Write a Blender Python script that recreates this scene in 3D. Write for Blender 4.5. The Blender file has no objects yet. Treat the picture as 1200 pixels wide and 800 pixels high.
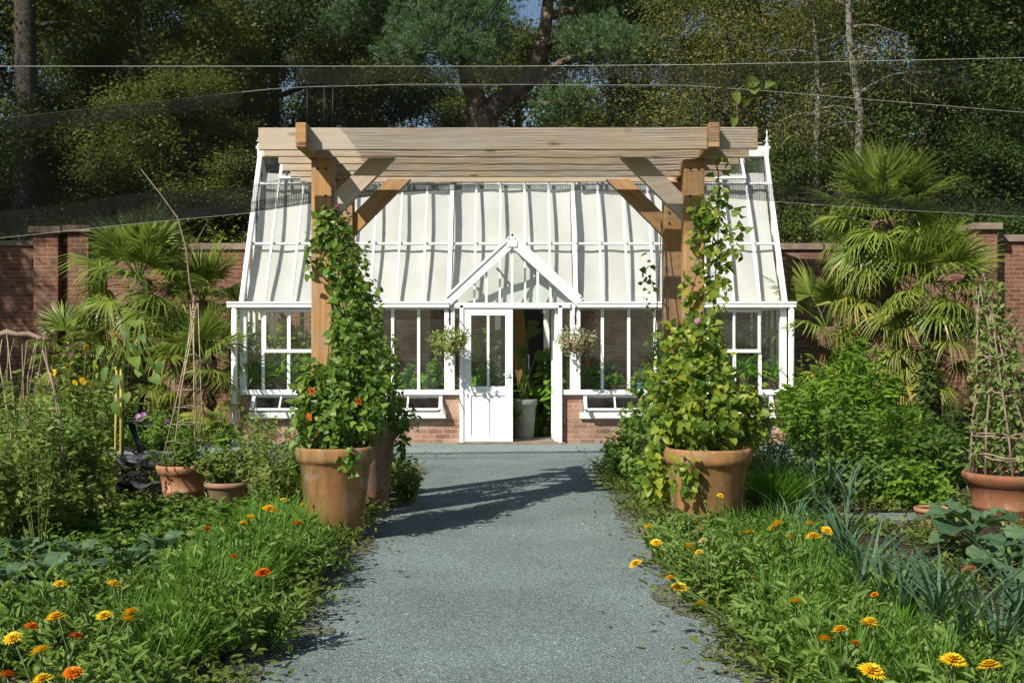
import bpy, math, random
import numpy as np
from mathutils import Vector, Matrix

R = math.radians
PI = math.pi
random.seed(7)
rng = np.random.default_rng(11)
scene = bpy.context.scene
C = scene.collection
CAMH = 1.55
F = 1400.0


def P(px, py, Y):
    """world point at depth Y seen at photo pixel (px, py)"""
    return Vector(((px - 600) * Y / F, Y, CAMH - (py - 400) * Y / F))


def gY(py, z=0.0):
    """depth at which something of height z above the ground appears on row py"""
    return F * (CAMH - z) / (py - 400)


# ------------------------------------------------------------------ materials
def new_mat(name):
    m = bpy.data.materials.new(name)
    m.use_nodes = True
    nt = m.node_tree
    nt.nodes.clear()
    out = nt.nodes.new('ShaderNodeOutputMaterial')
    return m, nt, out


def node(nt, typ, **kw):
    n = nt.nodes.new(typ)
    for k, v in kw.items():
        if k.startswith('i_'):
            key = k[2:]
            key = int(key) if key.isdigit() else key.replace('_', ' ')
            n.inputs[key].default_value = v
        else:
            setattr(n, k, v)
    return n


def ramp(nt, fac, stops, interp='LINEAR'):
    n = nt.nodes.new('ShaderNodeValToRGB')
    n.color_ramp.interpolation = interp
    el = n.color_ramp.elements
    while len(el) > 1:
        el.remove(el[-1])
    el[0].position = stops[0][0]
    el[0].color = (*stops[0][1], 1)
    for p, c in stops[1:]:
        e = el.new(p)
        e.color = (*c, 1)
    nt.links.new(fac, n.inputs[0])
    return n.outputs[0]


def noise(nt, vec, scale, detail=4, rough=.55, dist=0):
    n = node(nt, 'ShaderNodeTexNoise')
    n.inputs['Scale'].default_value = scale
    n.inputs['Detail'].default_value = detail
    n.inputs['Roughness'].default_value = rough
    n.inputs['Distortion'].default_value = dist
    if vec is not None:
        nt.links.new(vec, n.inputs['Vector'])
    return n.outputs['Fac']


def mixc(nt, fac, a, b, mode='MIX'):
    n = node(nt, 'ShaderNodeMix', data_type='RGBA', blend_type=mode)
    for sock, v in ((n.inputs[0], fac), (n.inputs[6], a), (n.inputs[7], b)):
        if isinstance(v, (int, float)):
            sock.default_value = v
        elif isinstance(v, tuple):
            sock.default_value = (*v, 1)
        else:
            nt.links.new(v, sock)
    return n.outputs[2]


def coords(nt, kind='Object', scale=None):
    tc = node(nt, 'ShaderNodeTexCoord')
    v = tc.outputs[kind]
    if scale:
        mp = node(nt, 'ShaderNodeMapping')
        mp.inputs['Scale'].default_value = scale
        nt.links.new(v, mp.inputs['Vector'])
        v = mp.outputs[0]
    return v


def principled(nt, out, col, rough=.7, spec=.3, bump=None, bstr=.3, bdist=.01, metal=0.0):
    p = node(nt, 'ShaderNodeBsdfPrincipled')
    if isinstance(col, tuple):
        p.inputs['Base Color'].default_value = (*col, 1)
    else:
        nt.links.new(col, p.inputs['Base Color'])
    if isinstance(rough, (int, float)):
        p.inputs['Roughness'].default_value = rough
    else:
        nt.links.new(rough, p.inputs['Roughness'])
    p.inputs['Specular IOR Level'].default_value = spec
    p.inputs['Metallic'].default_value = metal
    if bump is not None:
        b = node(nt, 'ShaderNodeBump')
        b.inputs['Strength'].default_value = bstr
        b.inputs['Distance'].default_value = bdist
        nt.links.new(bump, b.inputs['Height'])
        nt.links.new(b.outputs[0], p.inputs['Normal'])
    if out is not None:
        nt.links.new(p.outputs[0], out.inputs[0])
    return p


def mat_plain(name, col, rough=.6, var=.15, scale=6, spec=.3, bstr=.15, metal=0.0):
    m, nt, out = new_mat(name)
    v = coords(nt)
    f = noise(nt, v, scale, 5)
    f2 = noise(nt, v, scale * 9, 3)
    a = tuple(c * (1 - var) for c in col)
    b = tuple(min(1, c * (1 + var)) for c in col)
    c = ramp(nt, f, [(.3, a), (.7, b)])
    principled(nt, out, c, rough, spec, f2, bstr, .004, metal)
    return m


def mat_leaf(name, cols, trans=.3, rough=.5, spec=.25, ns=2.2, lo=(.72, .74, .62), hi=(1.28, 1.22, 1.1), green=True):
    """foliage: every leaf its own tone (random per island), light passes through a little"""
    m, nt, out = new_mat(name)
    g = node(nt, 'ShaderNodeNewGeometry')
    stops = [(i / max(1, len(cols) - 1), c) for i, c in enumerate(cols)]
    c = ramp(nt, g.outputs['Random Per Island'], stops)
    v = coords(nt)
    n = noise(nt, v, ns, 3)
    c = mixc(nt, .45 if ns > 2 else .85, c, ramp(nt, n, [(.3, lo), (.7, hi)]), 'MULTIPLY')
    p = principled(nt, None, c, rough, spec)
    t = node(nt, 'ShaderNodeBsdfTranslucent')
    tc = mixc(nt, .6, c, (.30, .42, .04), 'MIX')
    nt.links.new(mixc(nt, .5, c, tc) if green else c, t.inputs[0])
    mx = node(nt, 'ShaderNodeMixShader')
    mx.inputs[0].default_value = min(.55, trans * 1.4)
    nt.links.new(p.outputs[0], mx.inputs[1])
    nt.links.new(t.outputs[0], mx.inputs[2])
    nt.links.new(mx.outputs[0], out.inputs[0])
    return m


def mat_brick(name, c1, c2, mortar, pale, dark, paleamt=.5):
    m, nt, out = new_mat(name)
    uv = coords(nt, 'UV')
    dn = node(nt, 'ShaderNodeTexNoise')
    dn.inputs['Scale'].default_value = 9
    nt.links.new(uv, dn.inputs['Vector'])
    wob = node(nt, 'ShaderNodeVectorMath', operation='MULTIPLY_ADD')
    nt.links.new(dn.outputs['Color'], wob.inputs[0])
    wob.inputs[1].default_value = (.02, .022, 0)
    nt.links.new(uv, wob.inputs[2])
    br = node(nt, 'ShaderNodeTexBrick')
    br.offset = .5
    nt.links.new(wob.outputs[0], br.inputs['Vector'])
    br.inputs['Color1'].default_value = (*c1, 1)
    br.inputs['Color2'].default_value = (*c2, 1)
    br.inputs['Mortar'].default_value = (*mortar, 1)
    br.inputs['Scale'].default_value = 1
    br.inputs['Mortar Size'].default_value = .0065
    br.inputs['Mortar Smooth'].default_value = .3
    br.inputs['Bias'].default_value = -.1
    br.inputs['Brick Width'].default_value = .232
    br.inputs['Row Height'].default_value = .078
    # a second, shifted-colour brick layer gives each brick its own tone
    br2 = node(nt, 'ShaderNodeTexBrick')
    br2.offset = .5
    nt.links.new(wob.outputs[0], br2.inputs['Vector'])
    br2.inputs['Color1'].default_value = (.35, .36, .38, 1)
    br2.inputs['Color2'].default_value = (1.55, 1.5, 1.45, 1)
    br2.inputs['Mortar'].default_value = (1, 1, 1, 1)
    br2.inputs['Scale'].default_value = 1
    br2.inputs['Mortar Size'].default_value = .006
    br2.inputs['Brick Width'].default_value = .232
    br2.inputs['Row Height'].default_value = .078
    br2.inputs['Bias'].default_value = .1
    c = br.outputs['Color']
    v = coords(nt)
    bl = noise(nt, uv, 3.1, 5, .6)
    c = mixc(nt, ramp(nt, bl, [(.45, (0, 0, 0)), (.7, (paleamt,) * 3)]), c, pale)
    bl2 = noise(nt, v, 1.1, 6, .65)
    c = mixc(nt, ramp(nt, bl2, [(.5, (0, 0, 0)), (.75, (.75,) * 3)]), c, dark)
    c = mixc(nt, .75, c, br2.outputs['Color'], 'MULTIPLY')
    c = mixc(nt, .7, c, ramp(nt, noise(nt, v, 38, 4), [(.3, (.7, .7, .7)), (.7, (1.2, 1.2, 1.2))]), 'MULTIPLY')
    inv = node(nt, 'ShaderNodeMath', operation='MULTIPLY_ADD')
    nt.links.new(br.outputs['Fac'], inv.inputs[0])
    inv.inputs[1].default_value = -1
    nt.links.new(noise(nt, v, 60, 3), inv.inputs[2])
    principled(nt, out, c, .9, .15, inv.outputs[0], .6, .008)
    return m


def mat_wood(name, dark, mid, pale, knots=True):
    """grain runs along U of the metre UVs"""
    m, nt, out = new_mat(name)
    oi = node(nt, 'ShaderNodeObjectInfo')
    uv = coords(nt, 'UV')
    ad = node(nt, 'ShaderNodeVectorMath', operation='MULTIPLY_ADD')
    cb = node(nt, 'ShaderNodeCombineXYZ')
    nt.links.new(oi.outputs['Random'], cb.inputs[0])
    nt.links.new(oi.outputs['Random'], cb.inputs[1])
    nt.links.new(cb.outputs[0], ad.inputs[0])
    ad.inputs[1].default_value = (37, 11, 0)
    nt.links.new(uv, ad.inputs[2])
    mp = node(nt, 'ShaderNodeMapping')
    mp.inputs['Scale'].default_value = (1.1, 26, 1)
    nt.links.new(ad.outputs[0], mp.inputs[0])
    g1 = noise(nt, mp.outputs[0], 1.6, 6, .6, .5)
    mp2 = node(nt, 'ShaderNodeMapping')
    mp2.inputs['Scale'].default_value = (.9, 5, 1)
    nt.links.new(ad.outputs[0], mp2.inputs[0])
    g2 = noise(nt, mp2.outputs[0], 1.5, 4)
    c = ramp(nt, g1, [(.25, dark), (.5, mid), (.75, pale)])
    c = mixc(nt, .4, c, ramp(nt, g2, [(.3, (.72, .69, .65)), (.7, (1.15, 1.12, 1.08))]), 'MULTIPLY')
    if knots:
        mp3 = node(nt, 'ShaderNodeMapping')
        mp3.inputs['Scale'].default_value = (2.2, 7, 1)
        nt.links.new(ad.outputs[0], mp3.inputs[0])
        vo = node(nt, 'ShaderNodeTexVoronoi')
        vo.inputs['Scale'].default_value = 1.0
        nt.links.new(mp3.outputs[0], vo.inputs['Vector'])
        k = ramp(nt, vo.outputs['Distance'], [(.07, (1, 1, 1)), (.16, (0, 0, 0))])
        c = mixc(nt, k, c, tuple(x * .45 for x in dark))
    mp4 = node(nt, 'ShaderNodeMapping')
    mp4.inputs['Scale'].default_value = (.7, 42, 1)
    nt.links.new(ad.outputs[0], mp4.inputs[0])
    ck = ramp(nt, noise(nt, mp4.outputs[0], 1.3, 3, .5, .6), [(.735, (0, 0, 0)), (.78, (.5,) * 3)])
    c = mixc(nt, ck, c, tuple(x * .3 for x in dark))
    gy = ramp(nt, noise(nt, mp2.outputs[0], .8, 3, .5), [(.48, (0, 0, 0)), (.72, (.45,) * 3)])
    c = mixc(nt, gy, c, tuple(sum(mid) / 3 * k for k in (1.0, .97, .9)))
    ws = ramp(nt, noise(nt, coords(nt), 3, 4), [(.45, (0, 0, 0)), (.8, (.5, .5, .5))])
    c = mixc(nt, ws, c, tuple((mid[0] * .5 + mid[1] * .5) * k for k in (.95, .93, .9)))
    principled(nt, out, c, .75, .2, g1, .2, .003)
    return m


def mat_glass(name, tint=(.93, .97, .95), refl=1.0):
    m, nt, out = new_mat(name)
    t = node(nt, 'ShaderNodeBsdfTransparent')
    t.inputs[0].default_value = (*tint, 1)
    g = node(nt, 'ShaderNodeBsdfGlossy')
    g.inputs['Roughness'].default_value = .02
    lw = node(nt, 'ShaderNodeLayerWeight')
    lw.inputs[0].default_value = .5
    pw_ = node(nt, 'ShaderNodeMath', operation='POWER')
    nt.links.new(lw.outputs['Facing'], pw_.inputs[0])
    pw_.inputs[1].default_value = 5
    mu = node(nt, 'ShaderNodeMath', operation='MULTIPLY_ADD')
    nt.links.new(pw_.outputs[0], mu.inputs[0])
    mu.inputs[1].default_value = .9 * refl
    mu.inputs[2].default_value = .04 * refl
    d = node(nt, 'ShaderNodeBsdfDiffuse')
    d.inputs[0].default_value = (.5, .52, .5, 1)
    mx0 = node(nt, 'ShaderNodeMixShader')
    nt.links.new(ramp(nt, noise(nt, coords(nt), 2.5, 6, .7), [(.4, (.004,) * 3), (.8, (.05,) * 3)]), mx0.inputs[0])
    nt.links.new(t.outputs[0], mx0.inputs[1])
    nt.links.new(d.outputs[0], mx0.inputs[2])
    mx = node(nt, 'ShaderNodeMixShader')
    nt.links.new(mu.outputs[0], mx.inputs[0])
    nt.links.new(mx0.outputs[0], mx.inputs[1])
    nt.links.new(g.outputs[0], mx.inputs[2])
    nt.links.new(mx.outputs[0], out.inputs[0])
    return m


def mat_net(name, thread=.14, cell=.0155, col=(.11, .115, .12)):
    m, nt, out = new_mat(name)
    uv = coords(nt, 'UV')
    sp = node(nt, 'ShaderNodeSeparateXYZ')
    nt.links.new(uv, sp.inputs[0])
    hits = []
    for k in (0, 1):
        d = node(nt, 'ShaderNodeMath', operation='DIVIDE')
        nt.links.new(sp.outputs[k], d.inputs[0])
        d.inputs[1].default_value = cell
        fr = node(nt, 'ShaderNodeMath', operation='FRACT')
        nt.links.new(d.outputs[0], fr.inputs[0])
        lt = node(nt, 'ShaderNodeMath', operation='LESS_THAN')
        nt.links.new(fr.outputs[0], lt.inputs[0])
        lt.inputs[1].default_value = thread * (.7, 1.05)[k]
        hits.append(lt.outputs[0])
    mx_ = node(nt, 'ShaderNodeMath', operation='MAXIMUM')
    nt.links.new(hits[0], mx_.inputs[0])
    nt.links.new(hits[1], mx_.inputs[1])
    t = node(nt, 'ShaderNodeBsdfTransparent')
    d = node(nt, 'ShaderNodeBsdfDiffuse')
    d.inputs[0].default_value = (*col, 1)
    mx = node(nt, 'ShaderNodeMixShader')
    nt.links.new(mx_.outputs[0], mx.inputs[0])
    nt.links.new(t.outputs[0], mx.inputs[1])
    nt.links.new(d.outputs[0], mx.inputs[2])
    nt.links.new(mx.outputs[0], out.inputs[0])
    return m


def mat_ground(name, stops, scale, big, rough=.95, bstr=.6, bdist=.02, pebble=None, moss=None):
    m, nt, out = new_mat(name)
    v = coords(nt)
    f = noise(nt, v, scale, 6, .65)
    c = ramp(nt, f, stops)
    f2 = noise(nt, v, big, 5, .6)
    c = mixc(nt, .8, c, ramp(nt, f2, [(.3, (.72, .72, .72)), (.7, (1.2, 1.2, 1.2))]), 'MULTIPLY')
    h = f
    if pebble:
        vo = node(nt, 'ShaderNodeTexVoronoi')
        vo.inputs['Scale'].default_value = pebble
        nt.links.new(v, vo.inputs['Vector'])
        bw = node(nt, 'ShaderNodeSeparateColor')
        nt.links.new(vo.outputs['Color'], bw.inputs[0])
        c = mixc(nt, .85, c, ramp(nt, bw.outputs[0], [(0, (.45, .47, .48)), (.6, (1, 1, 1)), (.93, (1.25, 1.25, 1.2)), (.97, (2.0, 2.0, 1.9))]), 'MULTIPLY')
        inv = node(nt, 'ShaderNodeMath', operation='SUBTRACT')
        inv.inputs[0].default_value = 1
        nt.links.new(vo.outputs['Distance'], inv.inputs[1])
        h = inv.outputs[0]
    if moss:
        f3 = noise(nt, v, 1.3, 7, .7)
        c = mixc(nt, ramp(nt, f3, [(.55, (0, 0, 0)), (.72, (.6,) * 3)]), c, moss)
    principled(nt, out, c, rough, .2, h, bstr, bdist)
    return m


def mat_terracotta(name, base, algae=(.16, .17, .07), chalk=(.52, .43, .34), aamt=.6):
    m, nt, out = new_mat(name)
    v = coords(nt)
    sv = coords(nt, 'Object', (5, 5, 1.3))
    c = ramp(nt, noise(nt, v, 7, 5), [(.3, tuple(x * .8 for x in base)), (.7, tuple(min(1, x * 1.15) for x in base))])
    oi = node(nt, 'ShaderNodeObjectInfo')
    mv = node(nt, 'ShaderNodeVectorMath', operation='ADD')
    cb = node(nt, 'ShaderNodeCombineXYZ')
    for k in range(3):
        nt.links.new(oi.outputs['Random'], cb.inputs[k])
    sc3 = node(nt, 'ShaderNodeVectorMath', operation='SCALE')
    sc3.inputs['Scale'].default_value = 19
    nt.links.new(cb.outputs[0], sc3.inputs[0])
    nt.links.new(sv, mv.inputs[0])
    nt.links.new(sc3.outputs[0], mv.inputs[1])
    c = mixc(nt, ramp(nt, noise(nt, mv.outputs[0], 1.0, 6, .62), [(.38, (0, 0, 0)), (.60, (aamt,) * 3)]), c, algae)
    sp = node(nt, 'ShaderNodeSeparateXYZ')
    nt.links.new(v, sp.inputs[0])
    band = node(nt, 'ShaderNodeMath', operation='MULTIPLY_ADD')
    nt.links.new(noise(nt, v, 6, 4), band.inputs[0])
    band.inputs[1].default_value = .5
    nt.links.new(sp.outputs[2], band.inputs[2])
    c = mixc(nt, ramp(nt, band.outputs[0], [(.28, (aamt * .8,) * 3), (.5, (0, 0, 0))]), c, tuple(x * .55 for x in base))
    c = mixc(nt, ramp(nt, noise(nt, v, 4.1, 6, .7), [(.52, (0, 0, 0)), (.70, (.5,) * 3)]), c, chalk)
    principled(nt, out, c, .85, .2, noise(nt, v, 55, 4), .25, .004)
    return m


M = {}
def mat_white():
    m, nt, out = new_mat('white_paint')
    v = coords(nt)
    c = ramp(nt, noise(nt, v, 3, 5), [(.3, (.74, .74, .71)), (.7, (.82, .82, .79))])
    c = mixc(nt, ramp(nt, noise(nt, v, 7, 7, .72), [(.5, (0, 0, 0)), (.75, (.6,) * 3)]), c, (.45, .45, .37))
    principled(nt, out, c, .5, .35, noise(nt, v, 40, 3), .1, .003)
    return m


M['white'] = mat_white()
M['oldwhite'] = mat_plain('weathered_white_paint', (.66, .67, .64), .6, .12, 9, .3, .2)
M['blind'] = None
M['glass'] = mat_glass('window_glass', refl=.8)
M['roofglass'] = mat_glass('roof_glass', (.97, .97, .955), .7)
M['brick_house'] = mat_brick('greenhouse_brick', (.36, .175, .11), (.25, .145, .105), (.36, .32, .27), (.42, .34, .27), (.15, .10, .08))
M['brick_wall'] = mat_brick('old_wall_brick', (.21, .082, .044), (.11, .052, .035), (.25, .205, .16), (.27, .19, .14), (.05, .034, .027), .4)
M['coping'] = mat_plain('coping_stone', (.20, .15, .11), .9, .35, 4, .15, .5)
M['post'] = mat_wood('post_wood', (.33, .17, .062), (.46, .255, .10), (.57, .35, .155))
M['rafter'] = mat_wood('rafter_wood', (.44, .335, .225), (.55, .43, .295), (.63, .51, .37))
M['terra'] = mat_terracotta('weathered_terracotta', (.43, .20, .08), algae=(.11, .10, .035), aamt=.85)
M['terra2'] = mat_terracotta('clean_terracotta', (.50, .23, .12), algae=(.2, .13, .06), aamt=.3)
M['terra3'] = mat_terracotta('pale_terracotta', (.36, .20, .14), aamt=.35)
M['terra4'] = mat_terracotta('red_terracotta', (.31, .115, .06), algae=(.13, .10, .05), aamt=.45)
M['gravel'] = mat_ground('blue_grey_gravel', [(.3, (.150, .188, .180)), (.7, (.240, .284, .270))], 26, .8, pebble=130, bstr=.5, bdist=.008)
M['soil'] = mat_ground('garden_soil', [(.3, (.035, .025, .017)), (.7, (.10, .075, .052))], 14, 1.2, bstr=.9, bdist=.05, pebble=28, moss=(.05, .07, .02))
M['ground'] = mat_ground('earth_ground', [(.3, (.04, .045, .02)), (.7, (.08, .085, .04))], 6, .5)
M['verge'] = mat_ground('mossy_gravel', [(.3, (.10, .11, .075)), (.7, (.21, .22, .16))], 30, 2, pebble=70, moss=(.09, .12, .03))
M['floor'] = mat_ground('greenhouse_floor_stone', [(.3, (.20, .17, .14)), (.7, (.33, .29, .24))], 8, 1)
M['bark'] = mat_ground('pine_bark', [(.3, (.09, .062, .042)), (.7, (.27, .195, .14))], 9, 1.5, bstr=1, bdist=.08, pebble=6)
M['darkbark'] = mat_ground('dark_bark', [(.3, (.035, .03, .025)), (.7, (.11, .09, .075))], 9, 1.5, bstr=1, bdist=.06)
M['birch'] = mat_ground('birch_bark', [(.36, (.05, .045, .04)), (.48, (.20, .18, .15)), (.8, (.34, .31, .26))], 5, 2)
M['cane'] = mat_plain('bamboo_cane', (.42, .33, .20), .6, .25, 14)
M['ycane'] = mat_plain('yellow_cane', (.50, .40, .10), .55, .2, 10)
M['twig'] = mat_plain('dry_twig', (.27, .20, .14), .8, .35, 12)
M['twine'] = mat_plain('jute_twine', (.42, .36, .26), .9, .2, 30)
M['wire'] = mat_plain('steel_wire', (.33, .32, .27), .5, .1, 10, .5)
M['black'] = mat_plain('black_iron', (.02, .02, .022), .5, .3, 10, .4)
M['net'] = mat_net('black_netting')
M['netfold'] = mat_net('bunched_netting', .30, .0175, (.20, .205, .21))
M['greypot'] = mat_plain('grey_planter', (.20, .215, .19), .7, .15, 5)
M['teal'] = mat_plain('teal_glaze', (.06, .22, .24), .3, .2, 5)
M['blackdoor'] = mat_plain('black_door_paint', (.015, .016, .016), .5, .2, 5)
M['fibre'] = mat_plain('palm_fibre', (.11, .075, .045), .95, .5, 16, .1, .8)
M['stem'] = mat_plain('green_stem', (.12, .17, .04), .6, .3, 8)
M['brownstem'] = mat_plain('woody_stem', (.14, .10, .06), .8, .3, 10)
M['wick'] = mat_plain('wicker', (.26, .17, .09), .8, .3, 30)
M['bench'] = mat_wood('staging_wood', (.20, .15, .10), (.30, .24, .17), (.38, .31, .22))

# leaf families (base colours, real-world values)
M['l_tree_dark'] = mat_leaf('dark_tree_leaf', [(.025, .040, .014), (.045, .070, .02), (.085, .11, .03)], .25, ns=.75, lo=(.45, .5, .5), hi=(1.5, 1.4, 1.1))
M['l_tree_mid'] = mat_leaf('mid_tree_leaf', [(0.0384, 0.0595, 0.0154), (0.072, 0.1056, 0.023), (0.1248, 0.1488, 0.0336), (0.2016, 0.192, 0.0432)], .3, ns=.75, lo=(.45, .5, .5), hi=(1.5, 1.4, 1.1))
M['l_tree_gold'] = mat_leaf('birch_leaf', [(0.06, 0.0792, 0.0216), (0.108, 0.126, 0.0312), (0.192, 0.186, 0.048), (0.324, 0.264, 0.072)], .3)
M['l_laurel'] = mat_leaf('evergreen_leaf', [(.028, .055, .016), (.055, .10, .024), (.11, .16, .04)], .2, .55, .15, ns=.75, lo=(.45, .5, .5), hi=(1.5, 1.4, 1.1))
M['l_pine'] = mat_leaf('pine_needle', [(0.05, 0.1025, 0.045), (0.0938, 0.1625, 0.0725), (0.15, 0.225, 0.0938)], .2)
M['l_vine'] = mat_leaf('vine_leaf', [(0.054, 0.114, 0.018), (0.102, 0.198, 0.0288), (0.168, 0.276, 0.0408), (0.264, 0.348, 0.06)], .3, .4, .35)
M['l_vine_y'] = mat_leaf('vine_leaf_yellowing', [(0.0806, 0.1478, 0.0242), (0.1478, 0.2554, 0.0336), (0.2688, 0.3629, 0.047), (0.4435, 0.457, 0.0538)], .35, .4, .35)
M['l_palm'] = mat_leaf('palm_leaf', [(0.0978, 0.1552, 0.023), (0.1725, 0.2415, 0.0379), (0.2645, 0.322, 0.0633)], .25, .4, .4)
M['l_palm_y'] = mat_leaf('palm_leaf_old', [(0.12, 0.168, 0.03), (0.216, 0.24, 0.042), (0.324, 0.312, 0.06)], .25, .5, .3)
M['l_palm_d'] = mat_leaf('palm_leaf_dead', [(.12, .085, .04), (.22, .16, .08)], .15, .7, .1)
M['l_bright'] = mat_leaf('bright_green_leaf', [(0.1215, 0.243, 0.0243), (0.1755, 0.3375, 0.0338), (0.27, 0.432, 0.054)], .35)
M['l_mid'] = mat_leaf('mid_green_leaf', [(0.0786, 0.1573, 0.0286), (0.1358, 0.236, 0.0429), (0.2145, 0.3146, 0.0572)], .3)
M['l_blue'] = mat_leaf('blue_green_leaf', [(0.06, 0.125, 0.062), (0.1, 0.185, 0.095), (0.155, 0.25, 0.125)], .25, .5, .3)
M['l_leek'] = mat_leaf('leek_leaf', [(0.055, 0.115, 0.06), (0.095, 0.18, 0.095), (0.16, 0.255, 0.13)], .2, .45, .35)
M['l_cal'] = mat_leaf('marigold_leaf', [(0.108, 0.2016, 0.036), (0.1872, 0.2952, 0.0605), (0.288, 0.4032, 0.1008)], .3)
M['l_chive'] = mat_leaf('grassy_leaf', [(0.0822, 0.2242, 0.0224), (0.1346, 0.314, 0.0329), (0.2242, 0.4036, 0.0598)], .35)
M['l_purple'] = mat_leaf('purple_leaf', [(.025, .022, .035), (.045, .038, .06), (.07, .075, .09)], .15)
M['l_wild'] = mat_leaf('wild_leaf', [(0.099, 0.1705, 0.033), (0.165, 0.2475, 0.044), (0.275, 0.341, 0.0825), (0.209, 0.209, 0.066)], .3)
M['l_olive'] = mat_leaf('olive_leaf', [(0.085, 0.135, 0.028), (0.145, 0.2, 0.038), (0.22, 0.27, 0.06)], .3)
M['l_pea'] = mat_leaf('pea_leaf', [(0.15, 0.24, 0.06), (0.23, 0.31, 0.09), (0.36, 0.38, 0.14)], .35)
M['l_banana'] = mat_leaf('tropical_leaf', [(.05, .11, .02), (.09, .17, .03), (.14, .22, .05)], .4, .35, .4)
M['l_dead'] = mat_leaf('dead_leaf', [(.22, .13, .05), (.33, .20, .08)], .3, .7, .1, green=False)
M['l_varieg'] = mat_leaf('variegated_leaf', [(.10, .14, .05), (.25, .27, .14), (.42, .40, .26), (.20, .13, .07)], .25)
M['l_vivid'] = mat_leaf('vivid_leaf', [(.12, .26, .02), (.18, .36, .03), (.28, .44, .06)], .4)
M['p_yellow'] = mat_leaf('yellow_petal', [(0.88, 0.6, 0.015), (0.93, 0.7, 0.04)], .2, ns=2.2, lo=(.85, .85, .85), hi=(1.1, 1.1, 1.1), green=False)
M['p_gold'] = mat_leaf('golden_petal', [(0.9, 0.54, 0.012), (0.93, 0.63, 0.025)], .2, ns=2.2, lo=(.85, .85, .85), hi=(1.1, 1.1, 1.1), green=False)
M['p_orange'] = mat_leaf('orange_petal', [(0.8, 0.22, 0.01), (0.86, 0.32, 0.012)], .2, ns=2.2, lo=(.85, .85, .85), hi=(1.1, 1.1, 1.1), green=False)
M['p_deep'] = mat_leaf('deep_orange_petal', [(0.68, 0.12, 0.012), (0.78, 0.18, 0.012)], .2, ns=2.2, lo=(.85, .85, .85), hi=(1.1, 1.1, 1.1), green=False)
M['p_pale'] = mat_leaf('pale_yellow_petal', [(.80, .70, .28), (.85, .76, .36)], .2, ns=2.2, lo=(.85, .85, .85), hi=(1.1, 1.1, 1.1), green=False)
M['p_pink'] = mat_leaf('pink_petal', [(.65, .18, .38), (.72, .36, .58)], .25, ns=2.2, lo=(.85, .85, .85), hi=(1.1, 1.1, 1.1), green=False)
M['p_mauve'] = mat_leaf('mauve_petal', [(.45, .22, .50), (.62, .40, .66)], .25, ns=2.2, lo=(.85, .85, .85), hi=(1.1, 1.1, 1.1), green=False)
M['eye_y'] = mat_plain('flower_eye_gold', (.55, .26, .02), .9, .3, 200)
M['eye_b'] = mat_plain('flower_eye_brown', (.05, .025, .01), .9, .3, 200)


def mat_blind():
    m, nt, out = new_mat('shade_blind_fabric')
    v = coords(nt)
    c = ramp(nt, noise(nt, v, 1.7, 5), [(.3, (.61, .61, .58)), (.7, (.70, .70, .675))])
    c = mixc(nt, ramp(nt, noise(nt, v, 5.5, 6, .7), [(.6, (0, 0, 0)), (.8, (.3,) * 3)]), c, (.5, .47, .38))
    p = principled(nt, None, c, .9, .1)
    t = node(nt, 'ShaderNodeBsdfTranslucent')
    nt.links.new(c, t.inputs[0])
    mx = node(nt, 'ShaderNodeMixShader')
    mx.inputs[0].default_value = .3
    nt.links.new(p.outputs[0], mx.inputs[1])
    nt.links.new(t.outputs[0], mx.inputs[2])
    nt.links.new(mx.outputs[0], out.inputs[0])
    return m


M['blind'] = mat_blind()


# ------------------------------------------------------------------ mesh helpers
def link(name, me, mats, parent=None):
    o = bpy.data.objects.new(name, me)
    C.objects.link(o)
    if not isinstance(mats, (list, tuple)):
        mats = [mats]
    if len(me.materials) == 0:
        for m in mats:
            me.materials.append(m)
    if parent is not None:
        o.parent = parent
    return o


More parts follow.
